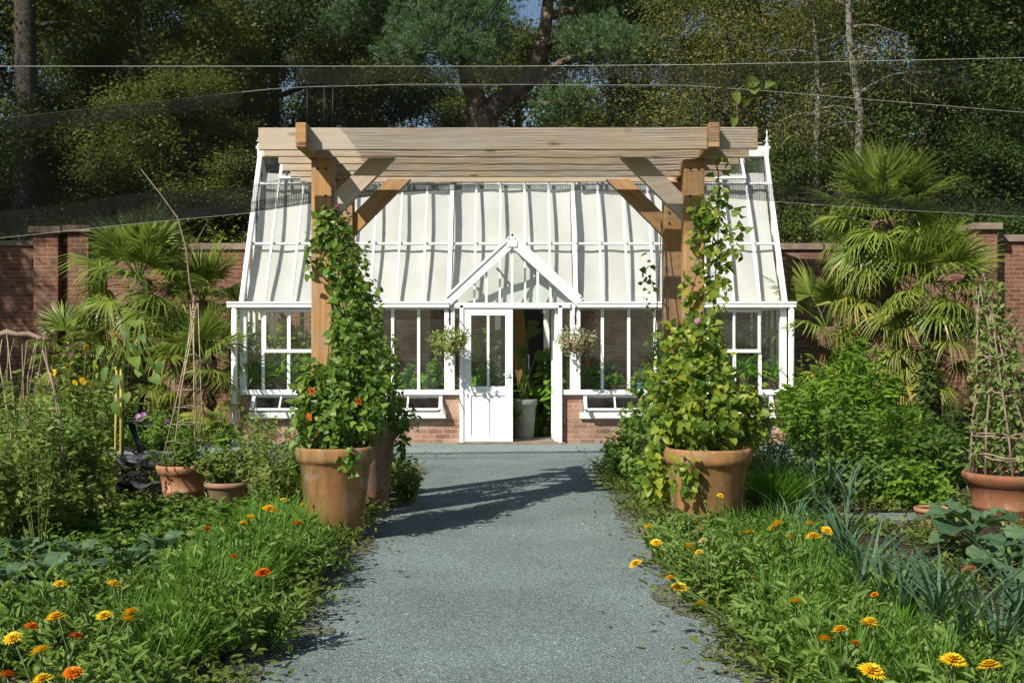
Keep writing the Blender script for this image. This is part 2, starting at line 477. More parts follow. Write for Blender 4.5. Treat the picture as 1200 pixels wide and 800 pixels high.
class MB:
    """collects boxes, bars, tubes and lathes (with metre UVs) for ONE mesh object"""

    def __init__(self):
        self.v, self.f, self.uv, self.mi, self.sm = [], [], [], [], []

    def face(self, idx, uvs, mi=0, smooth=False):
        self.f.append(idx)
        self.uv.append(uvs)
        self.mi.append(mi)
        self.sm.append(smooth)

    def obox(self, o, ax, ay, az, mi=0):
        """oriented box: corner o, edge vectors ax ay az; U runs along the longest edge of each face"""
        o, ax, ay, az = map(Vector, (o, ax, ay, az))
        b = len(self.v)
        for k in range(8):
            self.v.append(o + ax * (k & 1) + ay * ((k >> 1) & 1) + az * ((k >> 2) & 1))
        lx, ly, lz = ax.length, ay.length, az.length
        ou, ov = o.x + o.y, o.z
        for idx, (a, c) in (((0, 2, 3, 1), (0, 1)), ((4, 5, 7, 6), (0, 1)), ((0, 1, 5, 4), (0, 2)),
                            ((2, 6, 7, 3), (0, 2)), ((0, 4, 6, 2), (1, 2)), ((1, 3, 7, 5), (1, 2))):
            L = (lx, ly, lz)
            uvs = [(((i >> a) & 1) * L[a], ((i >> c) & 1) * L[c] + .4 * (a + c)) for i in idx]
            self.face([b + i for i in idx], uvs)
        return self

    def box(self, x0, x1, y0, y1, z0, z1):
        """axis box whose UVs are world metres (x or y, z) - used for brickwork"""
        b = len(self.v)
        for k in range(8):
            self.v.append(Vector((x1 if k & 1 else x0, y1 if k & 2 else y0, z1 if k & 4 else z0)))
        for idx in ((0, 2, 3, 1), (4, 5, 7, 6), (0, 1, 5, 4), (2, 6, 7, 3), (0, 4, 6, 2), (1, 3, 7, 5)):
            vs = [self.v[b + i] for i in idx]
            n = (vs[1] - vs[0]).cross(vs[2] - vs[1])
            a = max(range(3), key=lambda i: abs(n[i]))
            if a == 0:
                uvs = [(p.y + .07, p.z) for p in vs]
            elif a == 1:
                uvs = [(p.x, p.z) for p in vs]
            else:
                uvs = [(p.x, p.y) for p in vs]
            self.face([b + i for i in idx], uvs)
        return self

    def bar(self, p0, p1, w, h, up=(0, 0, 1)):
        """beam from p0 to p1, width w (side), height h (towards up), centred on the line"""
        p0, p1, up = Vector(p0), Vector(p1), Vector(up)
        d = p1 - p0
        s = d.cross(up).normalized()
        u = s.cross(d).normalized()
        self.obox(p0 - s * w / 2 - u * h / 2, d, s * w, u * h)
        return self

    def tube(self, pts, rad, n=6, mi=0, cap=True):
        pts = [Vector(p) for p in pts]
        if not isinstance(rad, (list, tuple)):
            rad = [rad] * len(pts)
        b = len(self.v)
        ref = Vector((.31, .87, .21))
        L = 0
        for i, p in enumerate(pts):
            d = (pts[min(i + 1, len(pts) - 1)] - pts[max(i - 1, 0)])
            if d.length < 1e-9:
                d = Vector((0, 0, 1))
            d.normalize()
            a = d.cross(ref)
            if a.length < 1e-3:
                a = d.cross(Vector((1, 0, 0)))
            a.normalize()
            c = d.cross(a)
            for k in range(n):
                t = 2 * PI * k / n
                self.v.append(p + (a * math.cos(t) + c * math.sin(t)) * rad[i])
        for i in range(len(pts) - 1):
            L2 = L + (pts[i + 1] - pts[i]).length
            for k in range(n):
                k2 = (k + 1) % n
                self.face([b + i * n + k, b + i * n + k2, b + (i + 1) * n + k2, b + (i + 1) * n + k],
                          [(L, k / n), (L, (k + 1) / n), (L2, (k + 1) / n), (L2, k / n)], mi, True)
            L = L2
        if cap:
            self.face([b + (len(pts) - 1) * n + k for k in range(n)], [(0, 0)] * n, mi)
            self.face([b + k for k in reversed(range(n))], [(0, 0)] * n, mi)
        return self

    def lathe(self, prof, n=40, c=(0, 0, 0), mi=0, wob=0.0):
        c = Vector(c)
        b = len(self.v)
        for r, z in prof:
            for k in range(n):
                t = 2 * PI * k / n
                rr = r * (1 + wob * math.sin(3 * t + 1))
                self.v.append(c + Vector((rr * math.cos(t), rr * math.sin(t), z)))
        for i in range(len(prof) - 1):
            for k in range(n):
                k2 = (k + 1) % n
                self.face([b + i * n + k, b + i * n + k2, b + (i + 1) * n + k2, b + (i + 1) * n + k],
                          [(0, 0)] * 4, mi, True)
        return self

    def quad(self, a, b_, c, d):
        b = len(self.v)
        vs = [Vector(p) for p in (a, b_, c, d)]
        self.v += vs
        self.face([b, b + 1, b + 2, b + 3], [(p.x, p.z) for p in vs])
        return self

    def build(self, name, mats, parent=None, world=True, bevel=0, props=None):
        off = Vector(parent.matrix_basis.translation) if (parent is not None and world) else Vector((0, 0, 0))
        if parent is not None and world and parent.parent is not None:
            off = off + Vector(parent.parent.matrix_basis.translation)
        me = bpy.data.meshes.new(name)
        me.from_pydata([tuple(p - off) for p in self.v], [], self.f)
        ul = me.uv_layers.new(name='UVMap')
        flat = [c for f in self.uv for p in f for c in p]
        ul.data.foreach_set('uv', flat)
        me.polygons.foreach_set('use_smooth', self.sm)
        o = link(name, me, mats, parent)
        if len(me.materials) > 1:
            me.polygons.foreach_set('material_index', self.mi)
        if bevel:
            md = o.modifiers.new('edge', 'BEVEL')
            md.width = bevel
            md.segments = 2
            md.limit_method = 'ANGLE'
        return o


def np_mesh(name, V, Fc, mi=None, smooth=False):
    V = np.asarray(V, dtype=np.float32).reshape(-1, 3)
    Fc = np.asarray(Fc, dtype=np.int32)
    n, k = Fc.shape
    me = bpy.data.meshes.new(name)
    me.vertices.add(len(V))
    me.vertices.foreach_set('co', V.ravel())
    me.loops.add(n * k)
    me.loops.foreach_set('vertex_index', Fc.ravel())
    me.polygons.add(n)
    me.polygons.foreach_set('loop_start', np.arange(0, n * k, k, dtype=np.int32))
    if mi is not None:
        me.polygons.foreach_set('material_index', np.asarray(mi, dtype=np.int32))
    me.update(calc_edges=True)
    return me


TEMPL = {
    # local (along, side, normal); two quads folded on the midrib
    'oval': ([(0, 0, 0), (.28, .42, .10), (.70, .34, .03), (1, 0, -.18), (.70, -.34, .03), (.28, -.42, .10)], [(0, 1, 2, 3), (0, 3, 4, 5)]),
    'heart': ([(0.05, 0, 0), (.10, .50, .12), (.62, .40, .02), (1, 0, -.22), (.62, -.40, .02), (.10, -.50, .12)], [(0, 1, 2, 3), (0, 3, 4, 5)]),
    'lance': ([(0, 0, 0), (.3, .5, .05), (.62, .42, .0), (1, 0, -.28), (.62, -.42, .0), (.3, -.5, .05)], [(0, 1, 2, 3), (0, 3, 4, 5)]),
    'big': ([(.06, 0, 0), (-.02, .22, .05), (.10, .44, .12), (.34, .50, .10), (.60, .36, .03), (.82, .17, -.07), (1, 0, -.22), (.82, -.17, -.07), (.60, -.36, .03), (.34, -.50, .10), (.10, -.44, .12), (-.02, -.22, .05), (.34, 0, .02), (.62, 0, -.04)],
            [(0, 1, 2, 12), (12, 2, 3, 4), (12, 4, 5, 13), (13, 5, 6, 7), (12, 13, 7, 8), (12, 8, 9, 10), (0, 12, 10, 11)]),
    'dia': ([(0, 0, 0), (.45, .5, .08), (1, 0, -.1), (.45, -.5, .08)], [(0, 1, 2, 3)]),
    'blade': ([(0, .5, 0), (0, -.5, 0), (.35, .45, .0), (.35, -.45, .0), (.7, .32, -.07), (.7, -.32, -.07), (1, .03, -.2), (1, -.03, -.2)],
              [(0, 1, 3, 2), (2, 3, 5, 4), (4, 5, 7, 6)]),
}


def unit(a):
    return a / np.maximum(1e-9, np.linalg.norm(a, axis=1, keepdims=True))


def leaf_arrays(pos, d, nrm, L, W, tmpl='oval', droop=1.0):
    T, Fq = TEMPL[tmpl]
    T = np.array(T)
    Fq = np.array(Fq)
    N = len(pos)
    d = unit(d)
    s = unit(np.cross(nrm, d))
    n = np.cross(d, s)
    L = np.broadcast_to(np.asarray(L, float), (N,))[:, None, None]
    W = np.broadcast_to(np.asarray(W, float), (N,))[:, None, None]
    V = pos[:, None, :] + d[:, None, :] * T[None, :, 0:1] * L + s[:, None, :] * T[None, :, 1:2] * W + n[:, None, :] * T[None, :, 2:3] * L * droop
    Fa = (np.arange(N)[:, None, None] * len(T) + Fq[None]).reshape(-1, Fq.shape[1])
    return V.reshape(-1, 3), Fa


def leaves_obj(name, pos, d, nrm, L, W, tmpl, mat, parent=None, droop=1.0):
    V, Fa = leaf_arrays(np.asarray(pos, float), np.asarray(d, float), np.asarray(nrm, float), L, W, tmpl, droop)
    return link(name, np_mesh(name, V, Fa), mat, parent)


def rdir(n, up=0.0):
    a = rng.normal(size=(n, 3))
    a = unit(a)
    a[:, 2] += up
    return unit(a)


# ------------------------------------------------------------------ things
def tag(o, label=None, cat=None, group=None, kind=None):
    if label:
        o['label'] = label
    if cat:
        o['category'] = cat
    if group:
        o['group'] = group
    if kind:
        o['kind'] = kind
    return o


def thing(name, label, cat, loc=(0, 0, 0), rz=0, group=None):
    o = bpy.data.objects.new(name, None)
    o.empty_display_size = .1
    C.objects.link(o)
    o.location = loc
    o.rotation_euler = (0, 0, rz)
    return tag(o, label, cat, group)


def dup(root, loc, rz=0, sc=1.0, label=None, group=None):
    r = root.copy()
    C.objects.link(r)
    r.location = loc
    r.rotation_euler = (0, 0, rz)
    r.scale = (sc, sc, sc) if not isinstance(sc, tuple) else sc
    if label:
        r['label'] = label
    if group:
        r['group'] = group
    for ch in list(root.children):
        c = ch.copy()
        C.objects.link(c)
        c.parent = r
        for g in ch.children:
            q = g.copy()
            C.objects.link(q)
            q.parent = c
    return r


# ================================================================== SETTING
def sheet(name, pts, z, mat, sub=0):
    mb = MB()
    b = len(mb.v)
    mb.v += [Vector((x, y, z)) for x, y in pts]
    mb.face(list(range(b, b + len(pts))), [(x, y) for x, y in pts])
    return tag(mb.build(name, mat), kind='structure')


sheet('ground', [(-220, -60), (220, -60), (220, 420), (-220, 420)], -.03, M['ground'])


def soil_patch(name, x0, x1, y0, y1, seed, edge=None):
    nx, ny = 60, 90
    r = np.random.default_rng(seed)
    X, Y = np.meshgrid(np.linspace(x0, x1, nx), np.linspace(y0, y1, ny))
    Z = np.zeros_like(X)
    for k in range(14):
        fx, fy = r.normal(0, 5, 2)
        Z += .008 * np.sin(X * fx + Y * fy + r.uniform(0, 6))
    Z += r.uniform(-.012, .012, X.shape) + .045
    Z[:, 0] = Z[:, -1] = -.02
    Z[0] = Z[-1] = -.02
    V = np.stack([X, Y, Z], -1).reshape(-1, 3)
    i = np.arange((ny - 1) * nx).reshape(ny - 1, nx)[:, :-1].ravel()
    Fa = np.stack([i, i + 1, i + nx + 1, i + nx], 1)
    o = link(name, np_mesh(name, V, Fa), M['soil'])
    return tag(o, kind='structure')


soil_patch('garden_bed', -9.5, -1.34, 2.5, 14.7, 1)
soil_patch('garden_bed', 1.18, 9.5, 2.5, 14.7, 2)


def path_sheet():
    # main path with ragged edges, and the cross path in front of the greenhouse
    mb = MB()
    ys = np.linspace(.5, 15.0, 60)
    rr = random.Random(3)
    L, Rr = [], []
    for y in ys:
        L.append(-1.24 - .06 * math.sin(y * 1.7) - rr.uniform(0, .06))
        Rr.append(1.07 + .06 * math.sin(y * 1.3 + 1) + rr.uniform(0, .06))
    for i in range(len(ys) - 1):
        b = len(mb.v)
        for x, y in ((L[i], ys[i]), (Rr[i], ys[i]), (Rr[i + 1], ys[i + 1]), (L[i + 1], ys[i + 1])):
            mb.v.append(Vector((x, y, .004)))
        mb.face([b, b + 1, b + 2, b + 3], [(0, 0)] * 4)
    b = len(mb.v)
    for x, y in ((-9.5, 15.0), (9.5, 15.0), (9.5, 18.6), (-9.5, 18.6)):
        mb.v.append(Vector((x, y, .004)))
    mb.face([b, b + 1, b + 2, b + 3], [(0, 0)] * 4)
    return tag(mb.build('gravel_path', M['gravel']), kind='structure')


path_sheet()
for x0, x1 in ((-1.52, -1.12), (.98, 1.32)):
    mb = MB()
    rr = random.Random(int(x1 * 10))
    ys = np.linspace(.5, 14.9, 120)
    inner = [(x1 if x1 < 0 else x0) + rr.uniform(-.09, .09) + .07 * math.sin(y * 2.3) + .05 * math.sin(y * 5.1) for y in ys]
    outer = x0 if x1 < 0 else x1
    for i in range(len(ys) - 1):
        b = len(mb.v)
        for x, y in ((outer, ys[i]), (inner[i], ys[i]), (inner[i + 1], ys[i + 1]), (outer, ys[i + 1])):
            mb.v.append(Vector((x, y, .009)))
        mb.face([b, b + 1, b + 2, b + 3] if x1 < 0 else [b + 3, b + 2, b + 1, b], [(0, 0)] * 4)
    tag(mb.build('path_verge', M['verge']), kind='structure')

# scattered grit on the path (real stones)
n = 2600
px_ = rng.uniform(-1.25, 1.1, n)
py_ = 4.8 + rng.uniform(0, 1, n) ** 1.6 * 9
pos = np.stack([px_, py_, np.full(n, .006)], 1)
d = rdir(n)
d[:, 2] *= .2
V, Fa = leaf_arrays(pos, d, np.tile([0, 0, 1.0], (n, 1)), rng.uniform(.006, .02, n), rng.uniform(.006, .015, n), 'oval', .5)
V[:, 2] = np.abs(V[:, 2] - .006) + .006 + 0
o = link('loose_gravel', np_mesh('loose_gravel', V, Fa), mat_leaf('grit', [(.12, .15, .15), (.25, .29, .29), (.45, .48, .46)], 0, .9))
tag(o, 'loose grit scattered over the blue grey gravel path', 'gravel', kind='stuff')

n = 420
sx = np.where(rng.uniform(0, 1, n) < .5, -1.25 + np.abs(rng.normal(0, .25, n)), 1.08 - np.abs(rng.normal(0, .25, n)))
pos = np.stack([sx, rng.uniform(4.6, 17.5, n), np.full(n, .012)], 1)
d = rdir(n)
d[:, 2] = np.abs(d[:, 2]) * .15
o = leaves_obj('fallen_leaves', pos, d, rng.normal(0, .25, (n, 3)) + np.array([0, 0, 1]), rng.uniform(.015, .05, n), rng.uniform(.01, .03, n), 'oval', mat_leaf('litter', [(.10, .07, .035), (.22, .15, .06), (.30, .26, .10), (.5, .42, .35)], .1, .8))
tag(o, 'dry fallen leaves and petals along the edges of the gravel path', 'leaves', kind='stuff')

# ================================================================== GARDEN WALL
WY = 21.2
gw = thing('garden_wall', 'long old red brick garden wall running behind the greenhouse and palms', 'wall', (0, WY, 0))
wl = MB().box(-16, -6.05, WY, WY + .35, -.02, 3.25).build('wall_panel', M['brick_wall'], gw)
MB().box(-16, -6.7, WY - .05, WY + .4, 3.25, 3.33).build('coping', M['coping'], gw)
MB().box(-6.05, 6.2, WY, WY + .35, -.02, 3.18).build('wall_panel', M['brick_wall'], gw)
MB().box(-6.05, 8.1, WY - .05, WY + .4, 3.18, 3.29).build('coping', M['coping'], gw)
MB().box(6.2, 8.1, WY, WY + .35, -.02, 3.18).build('wall_panel', M['brick_wall'], gw)
MB().box(8.1, 16, WY, WY + .35, -.02, 3.32).build('wall_panel', M['brick_wall'], gw)
MB().box(8.52, 16, WY - .06, WY + .42, 3.32, 3.44).build('coping', M['coping'], gw)
for xa, xb, zt in ((-8.38, -7.95, 3.44), (-7.78, -7.42, 3.46), (8.1, 8.5, 3.5), (-3.2, -2.85, 0)):
    if zt:
        MB().box(xa, xb, WY - .28, WY - .003, -.02, zt).build('pier', M['brick_wall'], gw)
        MB().box(xa - .07, xb + .07, WY - .36, WY + .43, zt, zt + .12).build('pier_cap', M['coping'], gw, bevel=.015)

# ================================================================== GREENHOUSE
GY = 18.2
S = F / GY


def gx(px):
    return (px - 600) / S


def gz(py):
    return CAMH - (py - 400) / S


XL, XR = gx(281), gx(922)
EZ, EY = 2.10, GY - .02           # eave
RZ, RY = 4.60, GY + 1.40          # ridge
gh = thing('greenhouse', 'white framed Victorian style greenhouse on low red brick walls with shaded glass roof', 'greenhouse', (0, GY, 0))


def part(mb, name, mat, parent=gh, bevel=0, label=None):
    o = mb.build(name, mat, parent, bevel=bevel)
    if label:
        o['label'] = label
    return o


# floor and brick base
part(MB().box(XL + .2, XR - .2, GY + .2, WY - .01, -.02, .02), 'floor_slab', M['floor'])
vents = [(296, 372), (446, 519), (683, 764), (806, 905)]   # low vent openings, photo columns
ZS, ZV0, ZV1 = .77, .45, .745
pieces = [(281, 540, 0, .37), (660, 922, 0, .37)]
solid = [(281, 296), (372, 446), (519, 540), (660, 683), (764, 806), (905, 922)]
bw = MB()
for a, b in ((281, 540), (660, 922)):
    bw.box(gx(a), gx(b), GY, GY + .22, -.02, .372)
part(bw, 'brick_base', M['brick_house'])
for a, b in solid:
    part(MB().box(gx(a), gx(b), GY, GY + .22, .374, ZS - .03), 'brick_pier', M['brick_house'])
for x in (XL, XR - .22):
    part(MB().box(x, x + .22, GY + .222, WY - .004, -.02, ZS - .03), 'brick_side_wall', M['brick_house'])
# sills
for a, b in ((276, 541), (659, 927)):
    part(MB().box(gx(a), gx(b), GY - .07, GY + .1, ZS - .03, ZS + .045), 'window_sill', M['white'], bevel=.008)
for x in (XL, XR - .06):
    part(MB().box(x, x + .06, GY + .1, WY - .01, ZS - .028, ZS + .043), 'window_sill', M['white'])
# low vents: white sill, opened top-hung sash
for a, b in vents:
    x0, x1 = gx(a), gx(b)
    part(MB().box(x0 - .05, x1 + .05, GY - .06, GY + .06, .376, .47), 'vent_sill', M['oldwhite'], bevel=.008)
    w = MB()
    for q in (x0 + .004, x1 - .044):
        w.box(q, q + .04, GY + .02, GY + .07, .472, ZS - .032)
    w.box(x0 + .044, x1 - .044, GY + .02, GY + .07, ZS - .075, ZS - .032)
    part(w, 'vent_frame', M['oldwhite'])
    top = Vector((0, GY - .02, ZS - .05))
    dn = Vector((0, -.20, -.20))
    xs = [x0 + .03, x1 - .03]
    sa = MB()
    for xx in xs:
        sa.bar(top + Vector((xx, 0, 0)), top + dn + Vector((xx, 0, 0)), .05, .035, (0, -1, 1))
    sa.bar(top + dn + Vector((xs[0] + .025, .015, 0)), top + dn + Vector((xs[1] - .025, .015, 0)), .04, .035, (0, -1, 1))
    xm = (x0 + x1) / 2 - .05
    sa.bar(top + Vector((xm, 0, 0)), top + dn * .9 + Vector((xm, 0, 0)), .025, .028, (0, -1, 1))
    so = part(sa, 'vent_sash', M['oldwhite'])
    part(MB().quad(top + Vector((xs[0], .004, 0)), top + Vector((xs[1], .004, 0)), top + dn * .95 + Vector((xs[1], .004, 0)), top + dn * .95 + Vector((xs[0], .004, 0))), 'pane', M['glass'], so)
# corner posts, eave beam, gutter, downpipes
for x in (XL, XR - .10):
    part(MB().box(x, x + .10, GY, GY + .1, ZS + .045, EZ - .06), 'corner_post', M['white'], bevel=.005)
part(MB().box(XL, XR, GY - .005, GY + .09, EZ - .06, EZ + .02), 'eave_beam', M['white'])
for a, b in ((268, 527), (675, 931)):
    g = MB()
    x0, x1 = gx(a), gx(b)
    g.obox((x0, GY - .13, EZ - .035), (x1 - x0, 0, 0), (0, .115, 0), (0, 0, .085))
    g.obox((x0 - .004, GY - .143, EZ + .018), (x1 - x0 + .008, 0, 0), (0, .012, 0), (0, 0, .035))
    part(g, 'gutter', M['white'], bevel=.012)
for px in (276, 926):
    x = gx(px)
    part(MB().tube([(x, GY - .075, EZ - .03), (x, GY - .075, .02)], .045, 12), 'downpipe', M['white'])
    part(MB().tube([(x, GY - .075, ZS + .02), (x, GY - .075, ZS + .10)], .056, 12), 'pipe_collar', M['white'])
# wall mullions and panes
mull_l = [308, 338, 368, 398.5, 429, 460, 490.5]
mull_r = [706, 737, 768, 799, 830, 861, 891]
for px in mull_l + mull_r:
    part(MB().box(gx(px) - .022, gx(px) + .022, GY + .01, GY + .07, ZS + .045, EZ - .06), 'mullion', M['white'])
edges = [283] + mull_l + [521, None, 680] + mull_r + [918]
for a, b in zip(edges[:-1], edges[1:]):
    if a is None or b is None:
        continue
    part(MB().box(gx(a) + .02, gx(b) - .02, GY + .035, GY + .041, ZS + .046, EZ - .062), 'window_pane', M['glass'])
# opening upper sashes
for a, b in ((309, 370), (829, 891)):
    x0, x1 = gx(a), gx(b)
    zl, zh = gz(413), EZ - .065
    s = MB()
    s.box(x0, x1, GY - .02, GY + .008, zl, zl + .05)
    s.box(x0, x1, GY - .02, GY + .008, zh - .04, zh)
    for q in (x0, x1 - .04):
        s.box(q, q + .04, GY - .018, GY + .006, zl + .05, zh - .04)
    q = (x0 + x1) / 2
    s.box(q - .016, q + .016, GY - .016, GY + .004, zl + .05, zh - .04)
    part(s, 'opening_sash', M['white'])
# roof slope helpers
rs = Vector((0, RY - EY, RZ - EZ))
rn = Vector((0, -(RZ - EZ), RY - EY)).normalized()


def rp(x, t, off=0.0):
    return Vector((x, EY, EZ)) + rs * t + rn * off


xb_l = [gx(526) - .4 * k for k in range(8)] + [XL + .03]
xb_r = [gx(675) + .4 * k for k in range(8)] + [XR - .03]
mid = [gx(526) + (gx(675) - gx(526)) * k / 5 for k in range(1, 5)]
xb = sorted(xb_l + xb_r + mid)
thick = {round(v, 4) for v in (xb_l[0], xb_r[0], xb_l[-1], xb_r[-1])}
for x in xb:
    big = round(x, 4) in thick
    part(MB().bar(rp(x, .012, .02), rp(x, .985, .02), .06 if big else .03, .07 if big else .045, rn), 'glazing_bar', M['white'])
    part(MB().bar(Vector((x, RY + .03, RZ - .02)), Vector((x, WY - .01, 3.36)), .03, .045), 'rear_glazing_bar', M['white'])
for a, b in zip(xb[:-1], xb[1:]):
    part(MB().obox(rp(a + .012, .012, 0), (b - a - .024, 0, 0), rs * .97, rn * .004), 'roof_pane', M['roofglass'])
    rr_ = Vector((0, WY - .02 - RY - .03, 3.36 - RZ))
    part(MB().obox(Vector((a + .015, RY + .03, RZ - .02)), (b - a - .03, 0, 0), rr_, (0, 0, .004)), 'rear_roof_pane', M['roofglass'])
# purlin, ridge, cresting
part(MB().bar(rp(XL + .06, .40, -.035), rp(XR - .06, .40, -.035), .035, .03, rn), 'purlin', M['white'])
part(MB().box(XL - .02, XR + .02, RY - .07, RY + .09, RZ - .03, RZ + .10), 'ridge_beam', M['white'], bevel=.01)
part(MB().box(XL - .05, XR + .05, RY - .03, RY + .05, RZ + .10, RZ + .15), 'ridge_cap', M['white'], bevel=.008)
for x in (XL, XR):
    f = MB()
    f.lathe([(.001, .0), (.035, .0), (.038, .03), (.014, .05), (.012, .09), (.03, .12), (.012, .15), (.008, .20), (.018, .22), (.001, .28)], 12, (x, RY + .01, RZ + .15))
    f.bar((x - .05, RY + .01, RZ + .24), (x + .05, RY + .01, RZ + .24), .010, .012)
    part(f, 'finial', M['white'])
cr = MB()
for k in range(int((XR - XL) / .11)):
    x = XL + .1 + k * .11
    if x < XR - .1:
        cr.obox((x - .006, RY + .004, RZ + .15), (.012, 0, 0), (0, .01, 0), (0, 0, .05))
cr.obox((XL + .08, RY + .005, RZ + .20), (XR - XL - .16, 0, 0), (0, .008, 0), (0, 0, .01))
part(cr, 'ridge_cresting', M['white'])
# roof vents near the ridge
for k0, k1 in ((1, 4), (5, 8), (13, 16), (17, 20)):
    x0, x1 = xb[k0], xb[k1]
    v = MB()
    lift = .10
    a0, a1 = .80, .985
    for x in np.linspace(x0 + .04, x1 - .04, 4):
        v.bar(rp(x, a0, .05 + lift), rp(x, a1, .06), .035, .035, rn)
    v.bar(rp(x0 + .02, a0, .05 + lift), rp(x1 - .02, a0, .05 + lift), .045, .04, rn)
    vo = part(v, 'roof_vent', M['white'])
    part(MB().quad(rp(x0 + .05, a0, .05 + lift), rp(x1 - .05, a0, .05 + lift), rp(x1 - .05, a1, .06), rp(x0 + .05, a1, .06)), 'pane', M['roofglass'], vo)
part(MB().bar(rp(XL + .06, .795, .01), rp(XR - .06, .795, .01), .04, .03, rn), 'purlin', M['white'])
# shade blinds: fabric hung under the glass, sagging between its rails
def blind(x0, x1, t0, t1, seed):
    nx, nt_ = 24, 26
    rr = np.random.default_rng(seed)
    V = []
    for j in range(nt_):
        t = t0 + (t1 - t0) * j / (nt_ - 1)
        for i in range(nx):
            u = i / (nx - 1)
            x = x0 + (x1 - x0) * u
            off = -.105 - .07 * math.sin(PI * min(1, j / (nt_ - 1) * 1.05)) ** 1.3 - .012 * math.sin(u * 17 + seed + j * .13) - .006 * rr.normal()* .3
            V.append(rp(x, t, off))
    i = np.arange((nt_ - 1) * nx).reshape(nt_ - 1, nx)[:, :-1].ravel()
    Fa = np.stack([i, i + 1, i + nx + 1, i + nx], 1)
    me = np_mesh('shade_blind', np.array([tuple(p - gh.location) for p in V]), Fa)
    me.polygons.foreach_set('use_smooth', [True] * len(me.polygons))
    return link('shade_blind', me, M['blind'], gh)


for x0, x1, s in ((XL + .07, -2.56, 1), (-2.54, gx(526) - .035, 2), (gx(526) + .035, gx(675) - .035, 3), (gx(675) + .035, 2.58, 4), (2.60, XR - .07, 5)):
    blind(x0, x1, .015, .90, s)
# gable ends and side glazing
for x, sgn in ((XL, 1), (XR, -1)):
    e = MB()
    e.bar((x + sgn * .02, GY + .03, EZ), (x + sgn * .02, RY, RZ), .05, .08, (1, 0, 0))
    e.bar((x + sgn * .02, RY, RZ), (x + sgn * .02, WY - .02, 3.36), .05, .06, (1, 0, 0))
    part(e, 'gable_rafter', M['white'])
    part(MB().box(min(x, x + sgn * .05), max(x, x + sgn * .05), GY + .1, WY - .02, EZ - .05, EZ + .01), 'side_beam', M['white'])
    for k in range(1, 7):
        y = GY + .1 + (WY - GY - .15) * k / 7
        if y < RY:
            zt = EZ + (RZ - EZ) * (y - EY) / (RY - EY)
        else:
            zt = RZ + (3.36 - RZ) * (y - RY) / (WY - RY)
        part(MB().box(min(x + sgn * .003, x + sgn * .043), max(x + sgn * .003, x + sgn * .043), y - .018, y + .018, ZS + .045, zt - .03), 'side_mullion', M['white'])
    gp = MB()
    b = len(gp.v)
    xx = x + sgn * .022
    gp.v += [Vector((xx, GY + .1, ZS + .045)), Vector((xx, WY - .02, ZS + .045)), Vector((xx, WY - .02, 3.34)), Vector((xx, RY, RZ - .02)), Vector((xx, GY + .1, EZ + .1))]
    gp.face([b, b + 1, b + 2, b + 3, b + 4], [(0, 0)] * 5)
    part(gp, 'side_glazing', M['glass'])
# porch: posts, gable, side lights, doors
PY = GY - .10
for a, b in ((521, 533), (668, 680)):
    part(MB().box(gx(a), gx(b), GY - .06, GY + .08, ZS + .046, EZ + .04), 'porch_post', M['white'], bevel=.006)
for a, b in ((539, 543.5), (654, 658.5)):
    part(MB().box(gx(a), gx(b), PY, PY + .12, .01, EZ - .0), 'door_jamb', M['white'], bevel=.004)
for a, b in ((533, 539), (658.5, 668)):
    part(MB().box(gx(a), gx(b), GY - .02, GY - .014, ZS + .05, EZ + .02), 'side_light', M['glass'])
apex = Vector((gx(600.5), PY, gz(283)))
el, er = Vector((gx(526), PY, gz(352))), Vector((gx(677), PY, gz(352)))
yb = GY + .62
for e in (el, er):
    d_ = apex - e
    g = MB()
    up = Vector((0, 1, 0))
    g.bar(e - d_ * .03, apex + d_ * .012, .15, .05, up)
    g.bar(e - d_ * .04 + Vector((0, -.03, .085)), apex + d_ * .02 + Vector((0, -.03, .085)), .035, .03, up)
    part(g, 'barge_board', M['white'])
    part(MB().obox(e + Vector((0, .03, .03)), d_, Vector((0, .02, 0)) + Vector((0, (yb - PY) * .0 + .6, 0)), Vector((0, 0, .005))), 'porch_roof_pane', M['roofglass'])
    for t in (.33, .66):
        q = e + d_ * t + Vector((0, .03, .045))
        part(MB().bar(q, q + Vector((0, .05 + .62 * t, 0)), .025, .03), 'porch_glazing_bar', M['white'])
part(MB().box(apex.x - .08, apex.x + .08, PY - .045, PY + .03, apex.z - .10, apex.z + .06), 'gable_boss', M['white'], bevel=.02)
part(MB().box(gx(533), gx(668), PY, PY + .1, gz(361), gz(355)), 'tie_beam', M['white'], bevel=.004)
for px in (570, 600, 630):
    x = gx(px)
    zt = apex.z - abs(x - apex.x) / (er.x - apex.x) * (apex.z - er.z) - .04
    part(MB().box(x - .018, x + .018, PY + .02, PY + .06, gz(355) + .002, zt), 'gable_mullion', M['white'])
gg = MB()
gg.v += [Vector((el.x + .08, PY + .04, gz(355))), Vector((er.x - .08, PY + .04, gz(355))), Vector((apex.x, PY + .04, apex.z - .05))]
gg.face([0, 1, 2], [(0, 0)] * 3)
part(gg, 'gable_glazing', M['glass'])
part(MB().box(apex.x - .03, apex.x + .03, PY, yb + .05, apex.z + .0, apex.z + .05), 'porch_ridge', M['white'])
c2 = MB()
for k in range(9):
    y = PY + .06 + k * .07
    c2.obox((apex.x - .005, y, apex.z + .05), (.01, 0, 0), (0, .014, 0), (0, 0, .05))
c2.obox((apex.x - .006, PY + .03, apex.z + .05), (.012, 0, 0), (0, .66, 0), (0, 0, .012))
part(c2, 'porch_cresting', M['white'])
for e, s in ((el, 1), (er, -1)):
    part(MB().tube([e + Vector((s * .02, 0, -.06)), e + Vector((s * .02, .1, -.06))], .05, 10), 'valley_outlet', M['white'])


